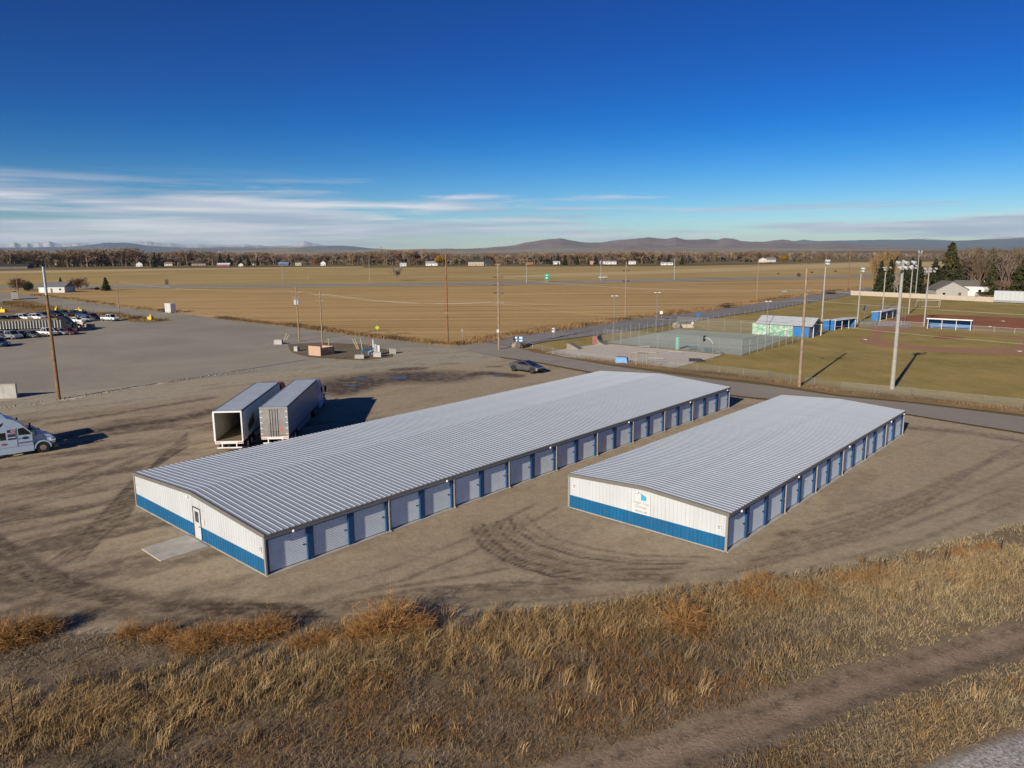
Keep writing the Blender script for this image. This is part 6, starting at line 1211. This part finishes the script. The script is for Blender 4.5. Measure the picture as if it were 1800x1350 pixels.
# ------------------------------------------------------------------ dry grass, weeds and fence posts in front
M_GRASS = tree_attr_mat('dry_grass_blades', .8)
def blades(xy, h, w, col, rs, lean=.35, wind=(0.25, 0.1), z0=None, curve=.5):
    n = len(xy); a = rs.rand(n)*6.283; L = h*lean*np.abs(rs.normal(1, .5, n)); lx = np.cos(a)*L+wind[0]*h; ly = np.sin(a)*L+wind[1]*h
    b = rs.rand(n)*6.283; sx, sy = np.cos(b)*w/2, np.sin(b)*w/2; z0 = np.zeros(n) if z0 is None else z0
    r = np.stack([xy[:, 0], xy[:, 1], z0-.02], 1); m_ = r+np.stack([lx*.35, ly*.35, h*.62], 1); t = r+np.stack([lx, ly, h*(1-.12*np.abs(rs.normal(0, 1, n)))], 1); s = np.stack([sx, sy, np.zeros(n)], 1)
    V = np.stack([r-s, r+s, m_+s*.8, m_-s*.8, t], 1).reshape(-1, 3); k = np.arange(n)[:, None]*5
    c = np.repeat(col, 5, 0).reshape(n, 5, 3)
    return V, k+np.array([[0, 1, 2, 3]]), k+np.array([[3, 2, 4]]), c.reshape(-1, 3)
def grass_obj(name, label, parts):
    V, Q, Tt, C, o = [], [], [], [], 0
    for v, q, t, c in parts: V.append(v); Q.append(q+o); Tt.append(t+o); C.append(c); o += len(v)
    tag(link(name, npmesh(name, np.concatenate(V), np.concatenate(Q), np.concatenate(Tt), [M_GRASS], np.concatenate(C))), label, kind='stuff')
rs = np.random.RandomState(12)
STRAW, GOLD, GREYW, BROWN, OLIVE, RUST = [np.array(c) for c in ((.49, .345, .18), (.38, .235, .10), (.29, .235, .175), (.22, .135, .07), (.13, .11, .045), (.32, .16, .05))]
# candidate roots over the verge
N = 520000
yy = 9+rs.rand(N)**.8*48; xx = (rs.rand(N)*2-1)*(yy*.86+4)
ok = inpoly(xx, yy, verge_far+[(70, 0), (-90, 0)]); xx, yy = xx[ok], yy[ok]
dt = dist_line(xx, yy, TRACK); db = dist_line(xx, yy, [(b[0]+1.4, b[1]-1.6) for b in BALL]); de = dist_line(xx, yy, verge_far)
tallband = [p[:2] for p in pxl([(-300, 1370), (0, 1292), (120, 1262), (300, 1242), (430, 1205), (600, 1178), (800, 1130), (1000, 1104), (1200, 1075), (1400, 1050), (1600, 1020), (1800, 985), (2300, 880)])]
dtall = dist_line(xx, yy, tallband)
below = inpoly(xx, yy, tallband+[(70, 0), (-90, 0)])
n1, n2, n3 = fbm(xx, yy, 2.6, 60), fbm(xx, yy, 6, 70), fbm(xx, yy, .9, 80)
keep = (dt > 1.2+.9*(n3-.5)) & (db > 1.75)
tall = np.clip(1.25-dtall/2.4, 0, 1)*np.clip(.4+1.3*n1, 0, 1.2)
right = np.clip((xx+2)/14, 0, 1)
mat_left = (~below) & (dtall > 1.0)                       # short grey mat between the tall band and the gravel
side = np.clip((np.minimum(dt, db)-1.1)/1.8, 0, 1)
hgt = np.where(mat_left, .16+.22*n3, .22+.36*tall+.30*np.clip(n2-.42, 0, 1)*2+.12*right)*rs.uniform(.6, 1.25, len(xx))*(.45+.55*side)
dens = np.where(mat_left, .75*np.clip(n1*2.4-.4, 0, 1), .58+.36*tall+.40*np.clip(n1*1.6-.2, 0, 1)); dens *= np.clip((n3-.20)*3.4, .12, 1)
keep &= rs.rand(len(xx)) < dens
f_ = lambda a, b, t: a[None]*(1-t[:, None])+b[None]*t[:, None]
c = f_(BROWN, GOLD, np.clip(tall*1.1+n2-.3, 0, 1)); c = f_(np.zeros(3), np.ones(3), np.zeros(len(xx)))*0+c
gm_ = np.clip((n1-.5)*5, 0, 1)*(1-tall); c = c*(1-.55*gm_[:, None])+GREYW*.55*gm_[:, None]
ol = np.clip((fbm(xx, yy, 4, 90)-.56)*7, 0, .6); c = c*(1-ol[:, None])+OLIVE*ol[:, None]
st_ = np.clip(tall*1.1+right*.45+.4*(n3-.5), 0, 1)*(rs.rand(len(xx)) < .7); c = c*(1-.75*st_[:, None])+STRAW*.75*st_[:, None]
c[mat_left] = (GREYW*.9)[None]+(np.array([.05, .02, -.01])[None]*(n2[mat_left, None]-.4))
nb_ = np.clip((1.2-de)/1.0, 0, 1)*(rs.rand(len(xx)) < .35); c = c*(1-nb_[:, None])+np.array([.42, .36, .28])*nb_[:, None]
pt = np.clip((fbm(xx, yy, 5, 200)-.5)*6, 0, 1)*(1-.7*tall)*(1-.6*right); c = c*(1-.7*pt[:, None])+np.array([.135, .105, .08])*.7*pt[:, None]; hgt = hgt*(1-.45*pt)
ru = np.clip((fbm(xx, yy, 3.2, 210)-.58)*7, 0, .6); c = c*(1-ru[:, None])+RUST*.85*ru[:, None]
pr = np.clip((xx-9)/9, 0, 1)*.55; c = c*(1-pr[:, None])+np.array([.52, .41, .24])*pr[:, None]
c *= rs.uniform(.5, 1.35, len(xx))[:, None]
k = keep; z0 = .03+.16*fbm(xx, yy, 3.5, 21)+.10*fbm(xx, yy, 1.2, 31)
w_ = np.where(mat_left, .024, .019)*rs.uniform(.6, 1.5, len(xx))
grass_obj('verge_grass', 'tangled tan and grey dry grass filling the verge in front', [blades(np.stack([xx, yy], 1)[k], hgt[k], w_[k], c[k], rs, .95, (.22*(n2[k]-.2), .22*(n1[k]-.4)), z0[k])])
# seed-head tufts of the tall band, in drooping clumps
nt = 800; t_ = rs.rand(nt)*(len(tallband)-1); i_ = t_.astype(int); fr = t_-i_; TB = np.array([list(p) for p in tallband]); ctr = TB[i_]*(1-fr[:, None])+TB[np.minimum(i_+1, len(TB)-1)]*fr[:, None]+rs.normal(0, 1.25, (nt, 2))
ex = np.stack([rs.uniform(-18, 22, 420), rs.uniform(20, 33, 420)], 1); e_ok = inpoly(ex[:, 0], ex[:, 1], tallband+[(70, 0), (-90, 0)]) & (dist_line(ex[:, 0], ex[:, 1], TRACK) > 2.3) & (fbm(ex[:, 0], ex[:, 1], 3, 33) > .5)
ctr = np.concatenate([ctr, ex[e_ok]]); ctr = ctr[(dist_line(ctr[:, 0], ctr[:, 1], TRACK) > 2.0) & inpoly(ctr[:, 0], ctr[:, 1], verge_far+[(70, 0), (-90, 0)])]
per = 34; xy = np.repeat(ctr, per, 0)+rs.normal(0, .17, (len(ctr)*per, 2)); hh = np.repeat(rs.uniform(.22, .85, len(ctr))**1.1, per)*rs.uniform(.5, 1.15, len(xy))
cc = np.repeat(f_(STRAW, GOLD, rs.rand(len(ctr)))*rs.uniform(.7, 1.15, (len(ctr), 1)), per, 0)*rs.uniform(.7, 1.25, (len(xy), 1))
wd = np.repeat(rs.normal(.22, .22, len(ctr)), per)
v, q, t, c2 = blades(xy, hh, np.full(len(xy), .02), cc, rs, .35, (0, 0), .05+.16*fbm(xy[:, 0], xy[:, 1], 3.5, 21)+.1*fbm(xy[:, 0], xy[:, 1], 1.2, 31))
v = v.reshape(-1, 5, 3); v[:, 4, 0] += wd*hh*1.3; v[:, 4, 1] += wd*hh*.5; v[:, 2:4, 0] += (wd*hh*.35)[:, None]
grass_obj('tall_grass', 'taller golden bunch grass leaning along the old fence line', [(v.reshape(-1, 3), q, t, c2)])
# strips of dry weeds along field and road edges farther off
def strip(label, pts, n, h, wdt, col, spread, seed):
    r_ = np.random.RandomState(seed); Pq = np.array([list(p[:2]) for p in pts]); L = np.hypot(*np.diff(Pq, axis=0).T); t = r_.rand(n)*L.sum(); cs = np.concatenate([[0], np.cumsum(L)]); i = np.clip(np.searchsorted(cs, t)-1, 0, len(L)-1); f = (t-cs[i])/L[i]
    b = Pq[i]*(1-f[:, None])+Pq[i+1]*f[:, None]+r_.normal(0, spread, (n, 2)); nn = fbm(b[:, 0], b[:, 1], 7, seed); k = r_.rand(n) < np.clip(nn*2-.35, .1, 1); b, nn = b[k], nn[k]
    cl = f_(np.array(col), BROWN*.8, np.clip((fbm(b[:, 0], b[:, 1], 5, seed+3)-.45)*5, 0, 1))*r_.uniform(.65, 1.25, (len(b), 1)); grass_obj('dry_weeds', label, [blades(b, h*(.4+nn)*r_.uniform(.6, 1.2, len(b)), np.full(len(b), wdt), cl, r_, .6, (.1, .05))])
strip('tawny dry weeds along the field edge by the side road', pxl([(815, 604), (850, 598), (925, 586), (1026, 572), (1102, 560), (1177, 552), (1300, 536), (1425, 515.5), (1491, 509)]), 16000, .85, .10, (.36, .22, .10), 1.7, 3)
strip('tawny dry weeds along the field edge by the lot', pxl([(380, 558), (450, 566), (525, 574), (626, 588), (727, 599.5), (790, 606.5), (815, 604)]), 9000, .75, .09, (.30, .19, .085), 1.0, 4)
strip('sparse dry weeds along the street fence', pxl([(930, 614), (991, 626), (1102, 638.5), (1187, 648), (1350, 668), (1476, 688), (1602, 700), (1800, 722)]), 12000, .34, .05, (.30, .20, .10), .8, 5)
strip('straw weeds on the left roadside islands', pxl([(20, 532), (70, 541), (110, 549), (150, 554)]), 5000, .9, .12, (.34, .23, .09), 2.6, 6)
strip('straw weeds at the end of the parked cars', pxl([(168, 552.5), (200, 554), (240, 561), (285, 564)]), 4000, .8, .1, (.34, .22, .08), 1.4, 7)
strip('pale weeds along the far left road', pxl([(60, 518), (151, 529), (252, 543), (315, 550)]), 5000, .7, .12, (.36, .26, .12), 1.4, 8)
strip('dry weeds on the meter island', pxl([(600, 631), (632, 632), (660, 626), (685, 621)]), 900, .5, .06, (.26, .16, .07), .5, 9)
# tumbleweeds: balls of curved thin stems
def tumble(seed):
    r_ = np.random.RandomState(seed); n = 650; d = r_.normal(size=(n, 3)); d[:, 2] = np.abs(d[:, 2]+.25); d /= np.linalg.norm(d, axis=1)[:, None]; P0 = np.tile([0, 0, .05], (n, 1))+d*.05; side = r_.normal(0, .22, (n, 3)); P1 = P0+d*.32+side*.4; P2 = P0+d*r_.uniform(.48, .6, (n, 1))+side
    P3 = P2+d*.12+r_.normal(0, .14, (n, 3)); P4 = P1+r_.normal(0, .2, (n, 3))+d*.18
    A = np.concatenate([P0, P1, P2, P1, P2]); B = np.concatenate([P1, P2, P3, P4, P3+r_.normal(0, .12, (n, 3))]); w = np.concatenate([np.full(n, .011), np.full(n, .010), np.full(3*n, .0095)])
    v, q = twig_quads(A, B, w, r_); v[:, 2] = np.maximum(v[:, 2], .0); c = np.array([.42, .225, .085])*np.repeat(r_.uniform(.55, 1.3, (len(A), 1)), 4, 0); return npmesh('stems', v, q, mats=[M_TWIG], colors=c)
TM = [tumble(1), tumble(2)]; KM = MB().tube((0, 0, -.02), (0, 0, .16), .035, .02, 6).mesh('root_stalk', WOODB)
tw = [(655, 1122, 1.3, 'large orange tumbleweed, left of the biggest pile on the gravel edge'), (690, 1112, 1.7, 'biggest orange tumbleweed of the pile on the gravel edge'), (728, 1118, 1.15, 'dark-shadowed tumbleweed at the right of the biggest pile'), (625, 1130, .9, 'tumbleweed at the left foot of the biggest pile'), (668, 1150, .8, 'tumbleweed in front of the biggest pile'), (478, 1118, 1.1, 'tumbleweed at the right end of the left row'), (445, 1126, 1.0, 'second tumbleweed from the right in the left row'), (405, 1128, 1.0, 'middle tumbleweed of the left row'), (365, 1130, .95, 'fourth tumbleweed of the left row'), (330, 1142, .95, 'low tumbleweed in front of the left row'), (285, 1128, .9, 'tumbleweed second from the left end of the left row'), (232, 1122, .8, 'leftmost tumbleweed of the left row'), (350, 1150, .8, 'smallest tumbleweed below the left row'), (525, 1142, .7, 'lone small tumbleweed between the left row and the pile'), (570, 1135, .8, 'tumbleweed left of the biggest pile by itself'),
 (70, 1118, 1.1, 'tumbleweed near the left edge, right one of three'), (30, 1132, 1.3, 'tumbleweed near the left edge, middle of three'), (-5, 1140, 1.2, 'tumbleweed cut by the left edge'), (1339, 1034, .95, 'lone tumbleweed standing on the gravel behind the verge'), (1478, 1034, .9, 'tumbleweed left of the pair by the metal posts'), (1515, 1034, .95, 'left tumbleweed of the pair by the metal post'), (1547, 1022, .9, 'right tumbleweed of the pair behind the metal post'), (1310, 1060, 1.1, 'rusty tumbleweed under the leaning posts, left'), (1345, 1070, 1.1, 'rusty tumbleweed under the leaning posts, middle'), (1415, 1058, 1.1, 'rusty tumbleweed under the leaning posts, right'), (1205, 1110, 1.4, 'bright rust tumbleweed buried in the tall grass'), (1690, 985, .8, 'tumbleweed near the right edge on the gravel'), (1738, 975, .8, 'tumbleweed at the right edge by a thin post')]
for k, (px, py, s, lab) in enumerate(tw):
    p = P(px, py); t = T('tumbleweed', lab, 'tumbleweed', (p.x, p.y, .05), rnd.uniform(0, 6), 'tumbleweeds caught along the verge'); t.scale = (s*1.15, s*1.15, s); link('stems', TM[k % 2], t); link('root_stalk', KM, t)
# old metal fence posts
fp = [(841, 1131, 1.2, 0, 'metal post above the grass left of centre'), (886, 1111, .9, 0, 'short metal post beside the grey brush'), (1002, 1114, 1.45, 0, 'tall metal post in front of the grey brush'), (1152, 1072, 1.1, 0, 'upright metal post of the crossed pair'), (1172, 1072, 1.1, .55, 'leaning wooden stick of the crossed pair'), (1292, 1052, .95, 0, 'metal post above the rusty tumbleweeds'), (1420, 1034, 1.25, .1, 'upright post of the leaning pair at right'), (1424, 1034, 1.3, .5, 'tilted post of the leaning pair at right'), (1543, 1021, 1.4, .03, 'metal post in the tumbleweed pair'), (1656, 1001, 1.2, .12, 'left post of the close pair at the right'), (1660, 1000, 1.1, .25, 'right post of the close pair at the right'), (1759, 981, 1.1, 0, 'metal post nearest the right edge'), (262, 1243, 1.5, 0, 'metal post standing in the left weeds'), (470, 1195, 1.2, 0, 'metal post in the grey mat left of centre'), (27, 1285, 2.0, 0, 'dark wooden post at the left edge'), (663, 1143, .7, 0, 'short post before the biggest tumbleweed')]
for px, py, h, lean, lab in fp:
    p = P(px, py); q = MB(); d = Vector((lean, .1*lean, 1)).normalized(); q.bar((0, 0, -.1), d*h, .045, .045); q.bar(d*h*.12+Vector((0, -.03, 0)), d*h*.97+Vector((0, -.03, 0)), .014, .05)
    for j in range(6): c0 = d*h*(.25+j*.12)+Vector((0, -.05, 0)); q.bar(c0, c0+d*.03, .03, .03)
    tag(q.build('fence_post', mat('rusty_post', (.10, .065, .05), .8, var=.3), None, False, (p.x, p.y, .05)), lab, 'fence post', 'old fence posts along the verge')
# litter of pale stones on the track and along the lot
rs = np.random.RandomState(44); st_v, st_q, o = [], [], 0
base_s = MB().ball((0, 0, .4), 1, 6, 4, sz=.6)
bv = np.array(base_s.v); bq = np.array([f for f in base_s.f if len(f) == 4])
def stones(n, pts, spread, smin, smax, seed):
    global o
    r_ = np.random.RandomState(seed); Pq = np.array([list(p[:2]) for p in pts]); t = r_.rand(n)*(len(Pq)-1); i = t.astype(int); f = (t-i)[:, None]; c = Pq[i]*(1-f)+Pq[np.minimum(i+1, len(Pq)-1)]*f+r_.normal(0, spread, (n, 2)); s = smin+(smax-smin)*r_.rand(n)**3
    for k in range(n):
        a = r_.rand()*6.28; R_ = np.array([[math.cos(a), -math.sin(a), 0], [math.sin(a), math.cos(a), 0], [0, 0, 1]]); st_v.append((bv*r_.uniform(.7, 1.3, 3)*s[k])@R_.T+np.array([c[k, 0], c[k, 1], .06])); st_q.append(bq+o); o += len(bv)
stones(500, TRACK[1:7], .9, .008, .03, 1); stones(700, pxl([(0, 718), (105, 706), (160, 694), (260, 678), (370, 661), (450, 650)]), .55, .03, .13, 2); stones(1500, [(b[0]+1.2, b[1]-1.5) for b in BALL], .8, .025, .07, 3); stones(250, pxl([(300, 1040), (600, 1050), (900, 1030), (1200, 1010), (1500, 960)]), 2.2, .008, .025, 4)
tag(link('loose_stones', npmesh('loose_stones', np.concatenate(st_v), np.concatenate(st_q), mats=[mat('pale_stone', (.36, .31, .25), .9, var=.25)])), 'scattered pale stones on the track, berm and gravel', kind='stuff')
# ------------------------------------------------------------------ haze over the plain
hz = MB().box(-40500, 40500, -40500, 40500, -20, 700).build('haze', None or bpy.data.materials.new('haze_air')); tag(hz, 'thin pale blue haze over the plain', kind='stuff')
hm = hz.data.materials[0]; hm.use_nodes = True; hn = hm.node_tree.nodes; hn.clear(); ho = hn.new('ShaderNodeOutputMaterial'); pv = hn.new('ShaderNodeVolumePrincipled')
pv.inputs['Color'].default_value = (.66, .84, 1, 1); pv.inputs['Density'].default_value = 1.9e-5; pv.inputs['Anisotropy'].default_value = 0.0
hm.node_tree.links.new(pv.outputs[0], ho.inputs['Volume'])
